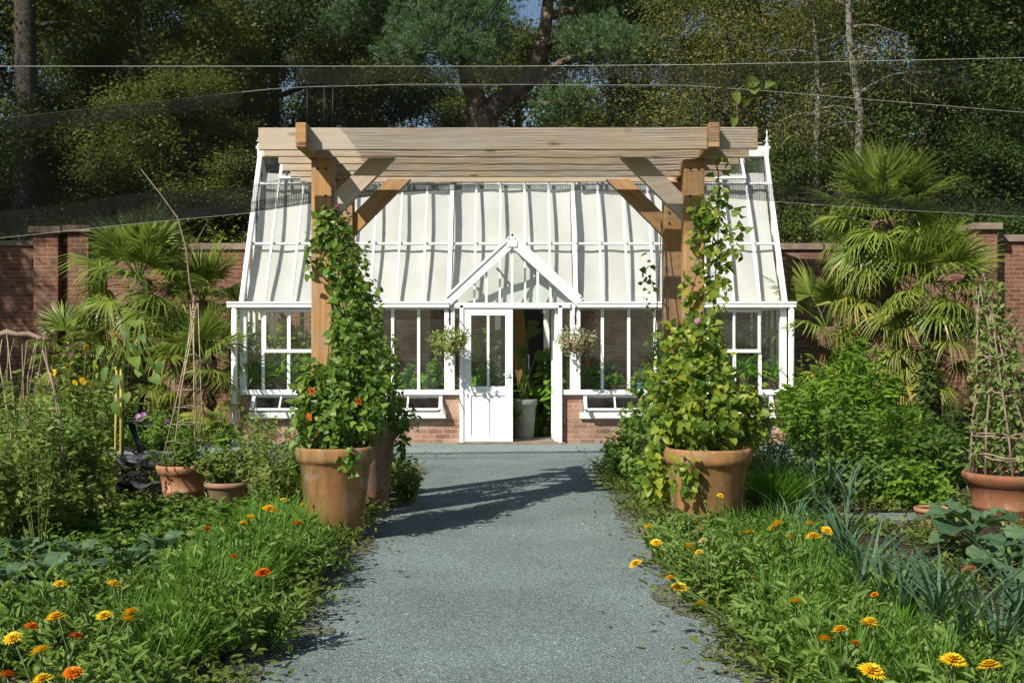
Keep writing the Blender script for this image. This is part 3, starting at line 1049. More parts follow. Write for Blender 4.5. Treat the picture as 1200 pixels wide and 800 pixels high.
def door_leaf(name, mats, W, H, flip=False, label=None):
    """a door leaf in its own frame: hinge at x=0, spans +x, thickness along y"""
    st = .115
    fr = MB()
    for x0, x1 in ((0, st), (W - st, W)):
        fr.box(x0, x1, 0, .045, 0, H)
    for z0, z1 in ((0, .09), (.70, .84), (H - .10, H)):
        fr.box(st, W - st, .001, .044, z0, z1)
    xm = W / 2
    for z0, z1 in ((.09, .70), (.84, H - .10)):
        fr.box(xm - .02, xm + .02, .002, .043, z0, z1)
    fo = fr.build(name, M['white'], gh, world=False, bevel=.005)
    for x0, x1 in ((st, xm - .02), (xm + .02, W - st)):
        MB().box(x0 + .001, x1 - .001, .018, .03, .091, .699).build('door_panel', M['white'], fo, world=False)
        MB().box(x0 + .001, x1 - .001, .02, .026, .841, H - .101).build('door_pane', M['glass'], fo, world=False)
    k = MB().box(W - .075, W - .035, -.008, 0, .92, 1.10)
    k.tube([(W - .055, -.008, 1.02), (W - .055, -.045, 1.02), (W - .14, -.05, 1.02)], .009, 8)
    k.build('door_handle', M['oldwhite'], fo, world=False)
    if label:
        fo['label'] = label
    return fo


DW = gx(601) - gx(543.5)
dl = door_leaf('door', None, DW, gz(362) - .03, label='closed white half glazed door')
dl.location = (gx(543.5), PY + .02 - GY, .03)
dr = door_leaf('door', None, DW, gz(362) - .03, label='white half glazed door standing open inwards')
dr.location = (gx(654) - .005, PY + .09 - GY, .03)
dr.rotation_euler = (0, 0, R(93))
part(MB().box(gx(536), gx(662), PY - .14, GY + .22, -.01, .025), 'threshold', M['coping'])

# black door with white frame in the wall at the back of the greenhouse
bd = thing('back_door', 'black door with white frame in the brick wall inside the greenhouse', 'door', (.25, WY, 0))
MB().box(-.20, .56, WY - .05, WY - .01, .02, 2.12).build('door_leaf', M['blackdoor'], bd)
fr = MB().box(-.30, -.20, WY - .07, WY - .002, .02, 2.22).box(.56, .66, WY - .07, WY - .002, .02, 2.22).box(-.20, .56, WY - .07, WY - .002, 2.12, 2.22)
fr.build('door_frame', M['white'], bd)

# ================================================================== PERGOLA
pg = thing('pergola', 'timber pergola of square orange posts, braces and pale rafters across the path', 'pergola', (0, 10.1, 0))
PF, PB = 10.1, 11.43
pw = .173
ox = 1.663
Ztop = 3.112
for s in (-1, 1):
    for y in (PF, PB):
        o_ = Vector((s * ox - (pw if s > 0 else 0), y, -.05))
        MB().obox(o_, (0, 0, Ztop + .05), (pw, 0, 0), (0, pw, 0)).build('post', M['post'], pg, bevel=.008)
    xs_ = s * 1.645
    MB().bar((xs_, 9.50, 3.213), (xs_, 11.98, 3.213), .085, .195).build('side_beam', M['post'], pg, bevel=.006)
rf_y = [9.65 + .396 * k for k in range(6)]
for k, y in enumerate(rf_y):
    jl, jr = random.Random(k).uniform(-.03, .03), random.Random(k + 9).uniform(-.03, .03)
    tilt = random.Random(k + 30).uniform(-.006, .01)
    MB().bar((-2.03 + jl, y, 3.205 - tilt), (2.02 + jr, y, 3.205 + tilt), .042, .178).build('rafter', M['rafter'], pg, bevel=.006)
for s in (-1, 1):
    xi = s * (ox - pw)
    # front braces (across), rear braces (across) and long braces along the sides
    for y, dx, z0 in ((PF + .10, .56, 2.60), (PB + .10, .60, 2.58)):
        a = Vector((xi - s * -.06, y, z0 + .06))
        b = Vector((xi - s * dx, y, z0 + .06 + dx + .04))
        MB().bar(a, b, .10, .155, (-(b - a).z * -1, 0, (b - a).x * -1) if False else (0, 1, 0)).build('brace', M['rafter'], pg, bevel=.005) if False else None
        d_ = (b - a)
        nrm_ = Vector((0, 1, 0)).cross(d_).normalized()
        # trimmed brace: a parallelogram with a plumb foot on the post and a level top under the rafters
        zt = Ztop + (.02)
        w_ = .155 * math.sqrt(2)
        mb = MB()
        y0, y1 = y - .045, y + .045
        pts = [(xi, z0), (xi, z0 + w_), (xi - s * (zt - z0 - w_), zt), (xi - s * (zt - z0), zt)]
        b0 = len(mb.v)
        for yy in (y0, y1):
            for x, z in pts:
                mb.v.append(Vector((x, yy, z)))
        Lr = .75
        mb.face([b0, b0 + 1, b0 + 2, b0 + 3], [(0, 0), (0.1, .155), (Lr, .155), (Lr, 0)])
        mb.face([b0 + 7, b0 + 6, b0 + 5, b0 + 4], [(Lr, 0), (Lr, .155), (.1, .155), (0, 0)])
        for i in range(4):
            j = (i + 1) % 4
            mb.face([b0 + i, b0 + i + 4, b0 + j + 4, b0 + j], [(0, 0), (0, .09), (Lr, .09), (Lr, 0)])
        mb.build('brace', M['rafter'] if y < 10.6 else M['post'], pg, bevel=.004)
    mb = MB()
    mb.bar((s * 1.60, PF + pw - .02, 2.72), (s * 1.60, PF + pw + .40, 3.13), .07, .12, (1, 0, 0))
    mb.build('brace', M['post'], pg, bevel=.004)

for s in (-1, 1):
    for y in (PF, PB):
        for z in (2.70, 2.80, 3.03):
            for dx in (.05, .12):
                if z < 3 and dx > .1:
                    continue
                xx = s * (ox - pw) + s * dx
                MB().tube([(xx, y - .008, z), (xx, y + .003, z)], .011, 8).build('bolt', M['black'], pg)
pg.location.x -= .035
pg.location.z -= .02

# ================================================================== POTS
POTP = [(.001, .0), (.58, .0), (.60, .02), (.66, .12), (.86, .80), (.93, .84), (.985, .86), (1.0, .90), (1.0, .97), (.97, 1.0), (.92, 1.0), (.90, .95), (.88, .90)]
BELLP = [(.001, .0), (.66, .0), (.68, .04), (.755, .36), (.785, .38), (.79, .42), (.772, .45), (.85, .78), (.92, .80), (.95, .86), (1.0, .91), (1.0, .97), (.97, 1.0), (.91, 1.0), (.88, .92)]


def make_pot(name, label, r, h, loc, mat, prof=POTP, rb=None, group=None, soil=True):
    t = thing(name, label, 'plant pot', loc, random.uniform(0, 6), group)
    k = 1 if rb is None else 1
    pr = []
    for a, z in prof:
        rr = a * r
        if rb is not None:      # squeeze the lower part
            rr *= (rb / (prof[1][0] * r)) * (1 - z) + z
        pr.append((rr, z * h))
    MB().lathe(pr, 48, wob=.004).build('pot_body', mat, t, world=False)
    if soil:
        MB().lathe([(.001, h * .93 + .012), (r * .45, h * .93 + .01), (r * .90, h * .92)], 30).build('soil', M['soil'], t, world=False)
    return t


pots = {}
pots['lf'] = make_pot('terracotta_pot', 'tall tapered terracotta pot, stained, nearest on the daisy side of the path', .318, .735, (-1.386, 9.35, 0), M['terra'], rb=.19)
pots['lr'] = make_pot('terracotta_pot', 'tall terracotta pot half hidden behind the stained tall pot', .32, .79, (-1.36, 11.03, 0), M['terra3'], rb=.19)
pots['rf'] = make_pot('terracotta_pot', 'wide orange terracotta pot in front of the post with striped shadows', .33, .74, (1.50, 9.15, 0), M['terra'], rb=.21)
pots['rr'] = make_pot('terracotta_pot', 'terracotta pot in deep leaf shade behind the wide orange pot', .32, .74, (1.50, 11.0, 0), M['terra3'], rb=.19)
pots['lf']['label'] = 'tall tapered stained terracotta pot at the foot of the post with orange vine flowers'
pots['cane'] = make_pot('terracotta_pot', 'clean banded terracotta pot holding the bamboo cane wigwam', .25, .40, P(215, 0, 11.2).to_2d().to_3d(), M['terra2'], BELLP)
pots['small'] = make_pot('terracotta_pot', 'small dull terracotta pot beside the banded cane wigwam pot', .21, .30, P(267, 0, 10.7).to_2d().to_3d(), M['terra3'])
pots['pea'] = make_pot('terracotta_pot', 'big red terracotta pot holding the sweet pea stick wigwam', .38, .47, P(1184, 0, 9.9).to_2d().to_3d(), M['terra4'], BELLP)
pots['tiny'] = make_pot('terracotta_pot', 'small shallow terracotta pot partly hidden beside the large kale', .14, .22, P(1092, 0, 9.6).to_2d().to_3d(), M['terra2'])
pots['tub'] = make_pot('terracotta_pot', 'low pale terracotta pan among the sunflower stems', .22, .16, P(90, 0, 13.0).to_2d().to_3d(), M['terra3'])
pots['dark'] = make_pot('plastic_pot', 'dark brown pot behind the wide orange pot holding yellow green grass', .17, .24, P(905, 0, 9.7).to_2d().to_3d(), mat_plain('dark_pot', (.06, .035, .03), .6))
pots['shard'] = make_pot('terracotta_pot', 'tiny terracotta pot tucked between the stained tall pot and small dull pot', .07, .12, P(302, 0, 10.6).to_2d().to_3d(), M['terra2'])


# ================================================================== PLANT GENERATORS
def curve_pts(p0, p1, bend, n=6):
    p0, p1, bend = Vector(p0), Vector(p1), Vector(bend)
    return [p0.lerp(p1, i / (n - 1)) + bend * math.sin(PI * i / (n - 1)) for i in range(n)]


def bush(t, h, r, nstem, nleaf, L, W, lmat, smat=None, tmpl='oval', shape='dome', up=.5, base=.12, srad=.006, jitter=.05, seed=0, foliage='foliage', r0=.15):
    """stems from the base to points of the envelope, leaves along them; two parts of thing t"""
    g = np.random.default_rng(seed + 1000)
    smat = smat or M['stem']
    st = MB()
    pos, dirs = [], []
    ends = []
    per = max(1, nleaf // nstem)
    for k in range(nstem):
        a = g.uniform(0, 2 * PI)
        q = math.sqrt(g.uniform(0, 1))
        if shape == 'dome':
            z = h * (1 - .55 * q * q) * g.uniform(.75, 1.0)
        elif shape == 'column':
            z = h * g.uniform(.55, 1.0)
        elif shape == 'spray':
            z = h * g.uniform(.5, 1.0) * (1 - .25 * q)
        else:
            z = h * g.uniform(.3, 1)
            q *= (1 - .8 * z / h)
        e = Vector((r * q * math.cos(a), r * q * math.sin(a), z))
        b = Vector((r0 * r * math.cos(a) * q, r0 * r * math.sin(a) * q, 0))
        bend = Vector((math.cos(a), math.sin(a), 0)) * r * q * .15
        pts = curve_pts(b, e, bend, 5)
        st.tube(pts, [srad * (1 - .7 * i / 4) for i in range(5)], 4, cap=False)
        ends.append(e)
        ts = base + (1 - base) * np.sort(g.uniform(0, 1, per) ** .8)
        arr = np.array([tuple(p) for p in pts])
        idx = np.clip(ts * 4, 0, 3.999)
        i0 = idx.astype(int)
        fr_ = (idx - i0)[:, None]
        pp = arr[i0] * (1 - fr_) + arr[i0 + 1] * fr_
        pos.append(pp + g.normal(0, jitter, pp.shape))
        ang = g.uniform(0, 2 * PI, per)
        dd = np.stack([np.cos(ang), np.sin(ang), g.normal(up, .35, per)], 1)
        dd[:, 0] += math.cos(a) * q * .8
        dd[:, 1] += math.sin(a) * q * .8
        dirs.append(dd)
    pos = np.concatenate(pos)
    pos[:, 2] = np.maximum(pos[:, 2], .01)
    dirs = np.concatenate(dirs)
    N = len(pos)
    outw = pos - np.array([0, 0, h * .35])
    outw = outw / np.maximum(.05, np.linalg.norm(outw, axis=1, keepdims=True))
    nr = g.normal(0, .38, (N, 3)) + outw * .75 + np.array([-.15, -.25, .6])
    st.build('stems', smat, t, world=False)
    sc_ = g.uniform(.6, 1.15, N)
    V, Fa = leaf_arrays(pos, dirs, nr, L * sc_, W * sc_, tmpl)
    link(foliage, np_mesh(foliage, V, Fa), lmat, t)
    return ends


def clump(t, n, h, spread, W, lmat, tmpl='blade', lean=.35, seed=0, name='blades', droop=1.0):
    """grass-like tuft"""
    g = np.random.default_rng(seed + 500)
    a = g.uniform(0, 2 * PI, n)
    q = np.sqrt(g.uniform(0, 1, n))
    pos = np.stack([np.cos(a) * q * spread, np.sin(a) * q * spread, np.zeros(n)], 1)
    a2 = a + g.normal(0, .7, n)
    ln = np.abs(g.normal(lean, lean * .5, n)) * (.4 + q)
    d = np.stack([np.cos(a2) * ln, np.sin(a2) * ln, np.ones(n)], 1)
    nr = np.stack([-np.cos(a2), -np.sin(a2), ln], 1) * -1
    nr = np.stack([-np.cos(a2), -np.sin(a2), .3 * np.ones(n)], 1) + g.normal(0, .25, (n, 3))
    sc_ = g.uniform(.55, 1.1, n)
    V, Fa = leaf_arrays(pos, d, nr, h * sc_, W * g.uniform(.7, 1.2, n), tmpl, droop)
    return link(name, np_mesh(name, V, Fa), lmat, t)


def flower_mesh(name, rad, npet, pm, em, rows=2, eye=.3, cup=.25, pw_=.34):
    V, Fs, mi = [], [], []
    cnt = 0
    for row in range(rows):
        k = np.arange(npet)
        a = 2 * PI * (k + .5 * row) / npet + rng.normal(0, .06, npet)
        L = rad * (1 - .22 * row) * rng.uniform(.9, 1.08, npet)
        d = np.stack([np.cos(a), np.sin(a), np.full(npet, cup * (1 + row))], 1)
        nr = np.stack([-np.cos(a) * .3, -np.sin(a) * .3, np.ones(npet)], 1)
        pos = np.zeros((npet, 3)) + np.array([0, 0, .004 * row])
        v, f = leaf_arrays(pos, d, nr, L, rad * pw_, 'oval', .6)
        V.append(v)
        Fs.append(f + cnt)
        mi += [0] * len(f)
        cnt += len(v)
    # eye: a low dome of quads
    n = 10
    vs = []
    for r_, z in ((eye * rad, .10 * rad), (eye * rad * .7, .24 * rad), (.002, .28 * rad)):
        for k in range(n):
            vs.append((r_ * math.cos(2 * PI * k / n), r_ * math.sin(2 * PI * k / n), z + cup * rad * eye))
    fs = [(i * n + k, i * n + (k + 1) % n, (i + 1) * n + (k + 1) % n, (i + 1) * n + k) for i in range(2) for k in range(n)]
    V.append(np.array(vs))
    Fs.append(np.array(fs) + cnt)
    mi += [1] * len(fs)
    me = np_mesh(name, np.concatenate(V), np.concatenate(Fs), mi)
    me.materials.append(pm)
    me.materials.append(em)
    return me


FL = {c: flower_mesh('flower_head', .032, 26, M['p_' + c], M['eye_' + e], 4, .24, .2, .27) for c, e in
      (('yellow', 'y'), ('gold', 'y'), ('orange', 'b'), ('deep', 'b'), ('pale', 'y'))}
SUNF = flower_mesh('flower_head', .10, 18, M['p_gold'], M['eye_b'], 2, .42, .1, .3)
RUDB = flower_mesh('flower_head', .05, 12, M['p_gold'], M['eye_b'], 2, .35, .0, .4)
VINEF = flower_mesh('flower_head', .032, 5, M['p_deep'], M['eye_b'], 1, .22, .15, .9)
PINKF = flower_mesh('flower_head', .035, 8, M['p_pink'], M['eye_y'], 2, .2, .4, .6)
MAUVEF = flower_mesh('flower_head', .05, 9, M['p_mauve'], M['eye_y'], 2, .2, .3, .6)


def put_flower(me, t, loc, tilt=(0, 0), sc=1.0, name='flower_head'):
    o = bpy.data.objects.new(name, me)
    C.objects.link(o)
    o.parent = t
    o.location = loc
    o.rotation_euler = (tilt[0], tilt[1], random.uniform(0, 6))
    o.scale = (sc,) * 3
    return o


# ================================================================== CLIMBERS
def climber(t, blobs, L, W, lmat, seed=0, tmpl='heart', stems=None, up=-.1, dens=1.0):
    """leafy climber: blobs are (x, y, z, rx, ry, rz, n) in world space"""
    g = np.random.default_rng(seed + 77)
    base = np.array(t.location)
    pos, dirs, nrs = [], [], []
    for (x, y, z, rx, ry, rz, n) in blobs:
        n = int(n * dens)
        u = unit(g.normal(size=(n, 3)))
        rad = g.uniform(.25, 1.0, (n, 1)) ** .45 * (1 + .16 * np.sin(u[:, :1] * 9 + seed) + g.normal(0, .10, (n, 1)))
        p = u * rad * np.array([rx, ry, rz]) + np.array([x, y, z])
        pos.append(p)
        dd = u * .5 + g.normal(0, .5, (n, 3)) + np.array([0, -.1, up])
        dirs.append(dd)
        nrs.append(u * .8 + np.array([0, -.45, .6]) + g.normal(0, .35, (n, 3)))
    pos, dirs, nrs = map(np.concatenate, (pos, dirs, nrs))
    N = len(pos)
    sc_ = g.uniform(.35, 1.25, N)
    V, Fa = leaf_arrays(pos - base, dirs, nrs, L * sc_, W * sc_, tmpl)
    if stems:
        mb = MB()
        for pts in stems:
            mb.tube(pts, [.007 - .004 * i / len(pts) for i in range(len(pts))], 4, cap=False)
        mb.build('stems', M['brownstem'], t)
    link('foliage', np_mesh('foliage', V, Fa), lmat, t)


def winding(x, y, z0, z1, r, turns, ph, n=40, lean=(0, 0)):
    return [Vector((x + r * math.cos(ph + turns * 2 * PI * i / n) + lean[0] * i / n, y + r * math.sin(ph + turns * 2 * PI * i / n) + lean[1] * i / n, z0 + (z1 - z0) * i / n)) for i in range(n + 1)]


t = thing('climbing_vine', 'climber with orange flowers growing from the stained tall pot up the front post', 'climbing plant', (-1.386, 9.35, .68))
st = [[Vector((-1.386 + a, 9.35, .66)), Vector((-1.42 + a, 9.7, 1.2)), Vector((-1.45 + a * .6, 9.98, 1.7)), Vector((-1.5, 10.03, 2.2)), Vector((-1.52 + a * .3, 10.05, 2.62))] for a in (-.1, 0, .12)]
climber(t, [(-1.50, 10.0, 2.48, .15, .12, .17, 170), (-1.42, 9.98, 2.20, .14, .13, .24, 200), (-1.34, 9.95, 1.86, .16, .16, .26, 260),
            (-1.30, 9.80, 1.50, .20, .2, .28, 420), (-1.38, 9.58, 1.16, .36, .28, .26, 900), (-1.38, 9.42, .92, .36, .32, .22, 900),
            (-1.66, 9.98, 2.3, .07, .08, .2, 40), (-1.64, 9.3, .62, .07, .08, .18, 50), (-1.25, 9.06, .62, .1, .05, .12, 26)], .066, .052, M['l_vine'], 1, stems=st, dens=1.5)
for (px, py, y) in ((365, 458, 9.25), (362, 488, 9.12), (372, 507, 9.08), (420, 470, 9.25)):
    w = P(px, py, y) - t.location
    put_flower(VINEF, t, w, (R(75), R(-15)), 1.15)
for (px, py, y) in ((404, 246, 9.85), (396, 243, 9.86)):
    put_flower(PINKF, t, P(px, py, y) - t.location, (R(60), 0), .9)
t = thing('climbing_vine', 'climber from the half hidden tall pot on the rear post beside the door side', 'climbing plant', (-1.36, 11.03, .72))
t['label'] = 'leafy climber spilling from the half hidden tall pot towards the greenhouse vent'
st = [[Vector((-1.36 + a, 11.03, .70)), Vector((-1.45 + a, 11.3, 1.3)), Vector((-1.52 + a, 11.36, 2.1)), Vector((-1.54, 11.36, 2.5))] for a in (-.08, .08)]
climber(t, [(-1.47, 11.32, 2.15, .13, .12, .35, 160), (-1.40, 11.28, 1.75, .2, .17, .35, 300), (-1.32, 11.15, 1.3, .28, .24, .34, 520), (-1.30, 11.0, .95, .33, .3, .22, 520),
            (-1.0, 10.9, .85, .16, .08, .16, 90), (-1.02, 10.86, .62, .06, .06, .22, 60)], .06, .046, M['l_vine'], 2, stems=st, dens=1.4)
t = thing('climbing_vine', 'yellow tinged climber filling the wide orange pot and spreading up the striped post', 'climbing plant', (1.50, 9.15, .69))
st = [[Vector((1.5 + a, 9.15, .66)), Vector((1.52 + a, 9.6, 1.3)), Vector((1.6 + a, 9.95, 1.9)), Vector((1.68 + a * .5, 9.98, 2.4)), Vector((1.72, 9.9, 2.75))] for a in (-.12, 0, .08)]
st += [[Vector((1.72, 9.9, 2.75)), Vector((1.70, 9.85, 2.95)), Vector((1.66, 9.82, 3.06))]]
climber(t, [(1.50, 9.72, 1.50, .24, .22, .26, 430), (1.46, 9.50, 1.20, .34, .28, .26, 760), (1.46, 9.30, .92, .33, .28, .22, 720), (1.76, 9.45, .98, .22, .22, .26, 280),
            (1.66, 9.98, 2.62, .17, .1, .12, 70), (1.80, 9.93, 2.45, .16, .1, .22, 60), (1.72, 9.97, 2.05, .10, .1, .35, 70), (1.57, 9.97, 1.95, .13, .09, .36, 90), (1.60, 9.97, 2.42, .10, .07, .2, 50),
            (1.70, 9.84, 2.85, .09, .06, .18, 16), (1.12, 9.28, .50, .10, .16, .24, 170), (1.30, 8.85, .55, .10, .05, .16, 50), (1.93, 9.5, .95, .16, .16, .26, 120)],
        .072, .058, M['l_vine_y'], 3, stems=st, dens=1.4)
put_flower(PINKF, t, P(818, 376, 9.45) - t.location, (R(70), 0), .9)
t = thing('climbing_vine', 'dark leafed climber on the shaded rear post behind the wide orange pot', 'climbing plant', (1.50, 11.0, .68))
st = [[Vector((1.5 + a, 11.0, .66)), Vector((1.42 + a, 11.2, 1.3)), Vector((1.45 + a * .5, 11.35, 2.2)), Vector((1.42, 11.35, 2.7))] for a in (-.1, .06)]
climber(t, [(1.38, 11.1, 1.15, .26, .22, .28, 360), (1.32, 10.9, .85, .28, .26, .22, 360), (1.40, 11.30, 1.55, .12, .1, .16, 40), (1.30, 11.33, 2.1, .07, .06, .3, 24), (1.2, 10.8, .5, .2, .2, .3, 260)],
        .065, .052, M['l_mid'], 4, stems=st)
# shoot that stands above the pergola
t = thing('vine_shoot', 'leafy vine shoot reaching above the end of the pergola beams', 'climbing plant', P(866, 150, 11.6))
mb = MB()
mb.tube([P(866, 158, 11.6), P(864, 130, 11.6), P(862, 108, 11.6), P(875, 98, 11.6)], .008, 5)
mb.build('stems', M['brownstem'], t)
lp = [P(866 + dx, y, 11.6) - t.location for dx, y in ((-6, 138), (8, 126), (-10, 120), (-4, 108), (10, 104), (22, 101), (30, 100), (-14, 104), (2, 98), (14, 110))]
leaves_obj('foliage', [tuple(p) for p in lp], rng.normal(0, .6, (10, 3)) + np.array([.2, -.2, .3]), rng.normal(0, .4, (10, 3)) + np.array([0, -.8, .4]), .13, .09, 'heart', M['l_olive'], t)


# ================================================================== PALMS
def frond_mesh(name, pet, rad, nseg, spread, lmat, droop, seed, stiff=.0):
    g = np.random.default_rng(seed)
    a = np.linspace(-spread, spread, nseg) + g.normal(0, .02, nseg)
    L = rad * (1 - .32 * (np.abs(a) / spread) ** 2) * g.uniform(.9, 1.05, nseg)
    d = np.stack([np.cos(a), np.sin(a), np.full(nseg, .12) + g.normal(0, .05, nseg) - .1 * np.abs(np.sin(a))], 1)
    nr = np.stack([g.normal(0, .15, nseg), g.normal(0, .25, nseg), np.ones(nseg)], 1)
    # strip of three quads pairs per segment: broad, folded, drooping tip
    pos = np.tile([pet, 0, 0], (nseg, 1))
    T = np.array([(0, .10, 0), (0, -.10, 0), (.38, .5, .02), (.38, -.5, .02), (.72, .34, -.08 * droop), (.72, -.34, -.08 * droop), (1, .03, -.34 * droop), (1, -.03, -.34 * droop)])
    Fq = np.array(TEMPL['blade'][1])
    d = unit(d)
    s = unit(np.cross(nr, d))
    n = np.cross(d, s)
    W = rad * .056
    V = pos[:, None] + d[:, None] * T[None, :, 0:1] * L[:, None, None] + s[:, None] * T[None, :, 1:2] * W + n[:, None] * T[None, :, 2:3] * L[:, None, None]
    V[:, 6:, 2] -= g.uniform(0, .12, nseg)[:, None] * droop * rad
    Fa = (np.arange(nseg)[:, None, None] * 8 + Fq[None]).reshape(-1, 4)
    V = V.reshape(-1, 3)
    # petiole as a thin square tube
    m = 5
    pv = []
    for i in range(m + 1):
        x = (pet + .03) * i / m
        for k in range(4):
            pv.append((x, .011 * math.cos(PI / 2 * k), .011 * math.sin(PI / 2 * k) + .03 * math.sin(PI * i / m)))
    pf = [(i * 4 + k, i * 4 + (k + 1) % 4, (i + 1) * 4 + (k + 1) % 4, (i + 1) * 4 + k) for i in range(m) for k in range(4)]
    Fa = np.concatenate([Fa, np.array(pf) + len(V)])
    V = np.concatenate([V, np.array(pv)])
    me = np_mesh(name, V, Fa)
    me.materials.append(lmat)
    return me


FR = {
    'fresh': [frond_mesh('frond', .62, .74, 44, 1.9, M['l_palm'], .35, s) for s in (1, 2)],
    'mid': [frond_mesh('frond', .66, .70, 40, 1.9, M['l_palm'], 1.1, s) for s in (3, 4)],
    'old': [frond_mesh('frond', .62, .66, 28, 1.7, M['l_palm_y'], 1.6, s) for s in (5, 6)],
    'dead': [frond_mesh('frond', .5, .55, 22, 1.1, M['l_palm_d'], 2.0, s) for s in (7, 8)],
}


def palm(label, loc, zc, scale, nf, seed, trunk=True, old=8, dead=6, low=None, elev=(78, -25)):
    g = random.Random(seed)
    t = thing('fan_palm', label, 'palm tree', loc)
    mb = MB()
    pts = [(0.02 * math.sin(i), .02 * math.cos(i * 2), zc * i / 9) for i in range(10)]
    mb.tube(pts, [(.13 + .03 * (i % 2)) * (.8 + .4 * i / 9) * (scale ** .5) for i in range(10)], 12)
    mb.build('trunk', M['fibre'], t, world=False)
    # shaggy fibre
    nfib = 500
    z = rng.uniform(.1, 1, nfib) * zc
    a = rng.uniform(0, 2 * PI, nfib)
    rr_ = .13 * scale ** .5
    pos = np.stack([np.cos(a) * rr_, np.sin(a) * rr_, z], 1)
    d = np.stack([np.cos(a), np.sin(a), rng.normal(-.6, .5, nfib)], 1)
    leaves_obj('trunk_fibre', pos, d, rdir(nfib), .16, .02, 'dia', M['l_palm_d'], t)

    def add(kind, z, el, az, sc):
        o = bpy.data.objects.new('frond', g.choice(FR[kind]))
        C.objects.link(o)
        o.parent = t
        o.location = (0, 0, z)
        o.rotation_euler = (g.uniform(-.5, .5), -R(el), az)
        o.scale = (sc,) * 3

    for k in range(nf):
        u = (k + .5) / nf
        el = elev[0] + (elev[1] - elev[0]) * u + g.uniform(-8, 8)
        add('fresh' if u < .45 else 'mid', zc + .02 - .12 * u, el, k * 2.399 + g.uniform(-.3, .3), scale * g.uniform(.85, 1.08))
    for k in range(old):
        add('old', zc - (low or .8) * g.uniform(.2, 1), g.uniform(-45, -5), k * 2.399 + g.uniform(-.4, .4), scale * g.uniform(.75, 1))
    for k in range(dead):
        add('dead', zc - (low or .8) * g.uniform(.3, 1.1), g.uniform(-80, -50), k * 2.399 + g.uniform(-.4, .4), scale * g.uniform(.8, 1))
    return t


def G(px, Y):
    return ((px - 600) * Y / F, Y, 0)


palm('tallest fan palm, yellowing lower fronds, rising above the wall beside the greenhouse downpipe', G(1035, 17.4), 3.30, .92, 42, 1, old=26, dead=10, low=2.2, elev=(82, -50))
palm('fan palm behind the stick wigwam with fronds over the brick pier', G(1092, 16.9), 2.35, .84, 32, 2, old=16, dead=6, low=1.5, elev=(80, -45))
palm('low shaded fan palm beside the greenhouse corner behind the bright willow leaved shrub', G(968, 18.6), 1.75, .95, 12, 3, old=3, dead=2, low=.8)
palm('fan palm with large upright fan behind the sunflowers', G(163, 18.6), 2.5, .95, 24, 4, old=16, dead=10, low=1.4, elev=(85, -45))
palm('ragged fan palm between the upright fan palm and the greenhouse', G(238, 19.6), 2.2, .8, 18, 5, old=10, dead=10, low=1.0)
palm('small low fan palm at the brick wall behind the cane wigwam', G(240, 18.2), 1.25, .8, 12, 6, old=6, dead=3, low=.5)
palm('low drooping fan palm below the brick piers behind the yellow flowers', G(84, 17.8), 1.45, .6, 12, 7, old=6, dead=3, low=.5)


# ================================================================== TREES
def clump_leaves(centres, sig, per, L, W, g, tmpl='dia', outc=None, flat=.7):
    n = len(centres) * per
    c = np.repeat(np.asarray(centres), per, 0)
    off = g.normal(size=(n, 3)) * np.array([1, 1, flat]) * sig
    pos = c + off
    d = unit(off * .6 / max(1e-6, sig) + g.normal(0, .8, (n, 3)) + np.array([0, 0, -.25]))
    nr = unit(off * .8 / max(1e-6, sig) + np.array([-.15, -.3, .5]) + g.normal(0, .45, (n, 3)))
    sc_ = g.uniform(.6, 1.2, n)
    return leaf_arrays(pos, d, nr, L * sc_, W * sc_, tmpl)


def skeleton(H, Rc, z0, g, trunk_r, nl, lean=(0, 0), droop=0.0, up=.45):
    mb = MB()
    pts = [Vector((lean[0] * (i / 9) + .12 * math.sin(i * 1.3), lean[1] * (i / 9) + .12 * math.cos(i * 1.7), H * .93 * i / 9)) for i in range(10)]
    mb.tube(pts, [trunk_r * (1 - .85 * i / 9) * (1.25 if i == 0 else 1) for i in range(10)], 9)
    cen = []
    for k in range(nl):
        u = (k + g.uniform(.1, .9)) / nl
        z = z0 + (H * .92 - z0) * u
        i = min(8, int(z / (H * .93) * 9))
        p0 = pts[i].lerp(pts[i + 1], z / (H * .93) * 9 - i)
        a = k * 2.399 + g.uniform(-.5, .5)
        prof = math.sin(PI * min(1, .18 + .8 * u)) ** .7
        ln = Rc * prof * g.uniform(.65, 1.1)
        dr = Vector((math.cos(a), math.sin(a), up * g.uniform(.3, 1.2) - droop))
        p1 = p0 + dr * ln
        lp = curve_pts(p0, p1, (0, 0, .12 * ln), 5)
        mb.tube(lp, [trunk_r * .32 * (1 - .8 * i / 4) for i in range(5)], 5, cap=False)
        for q in range(5):
            tt = g.uniform(.35, 1)
            b = p0.lerp(p1, tt)
            e = b + Vector((g.gauss(0, .5), g.gauss(0, .5), g.gauss(.1, .4) - droop)) * ln * .5
            mb.tube([b, b.lerp(e, .5) + Vector((0, 0, .05)), e], [trunk_r * .10, trunk_r * .07, trunk_r * .03], 4, cap=False)
            cen += [tuple(e), tuple(b.lerp(e, .55))]
        cen.append(tuple(p1))
    return mb, cen


def mesh_of(mb, name):
    o = mb.build(name, M['white'], None)
    me = o.data
    me.materials.clear()
    bpy.data.objects.remove(o)
    return me


TREES = {}


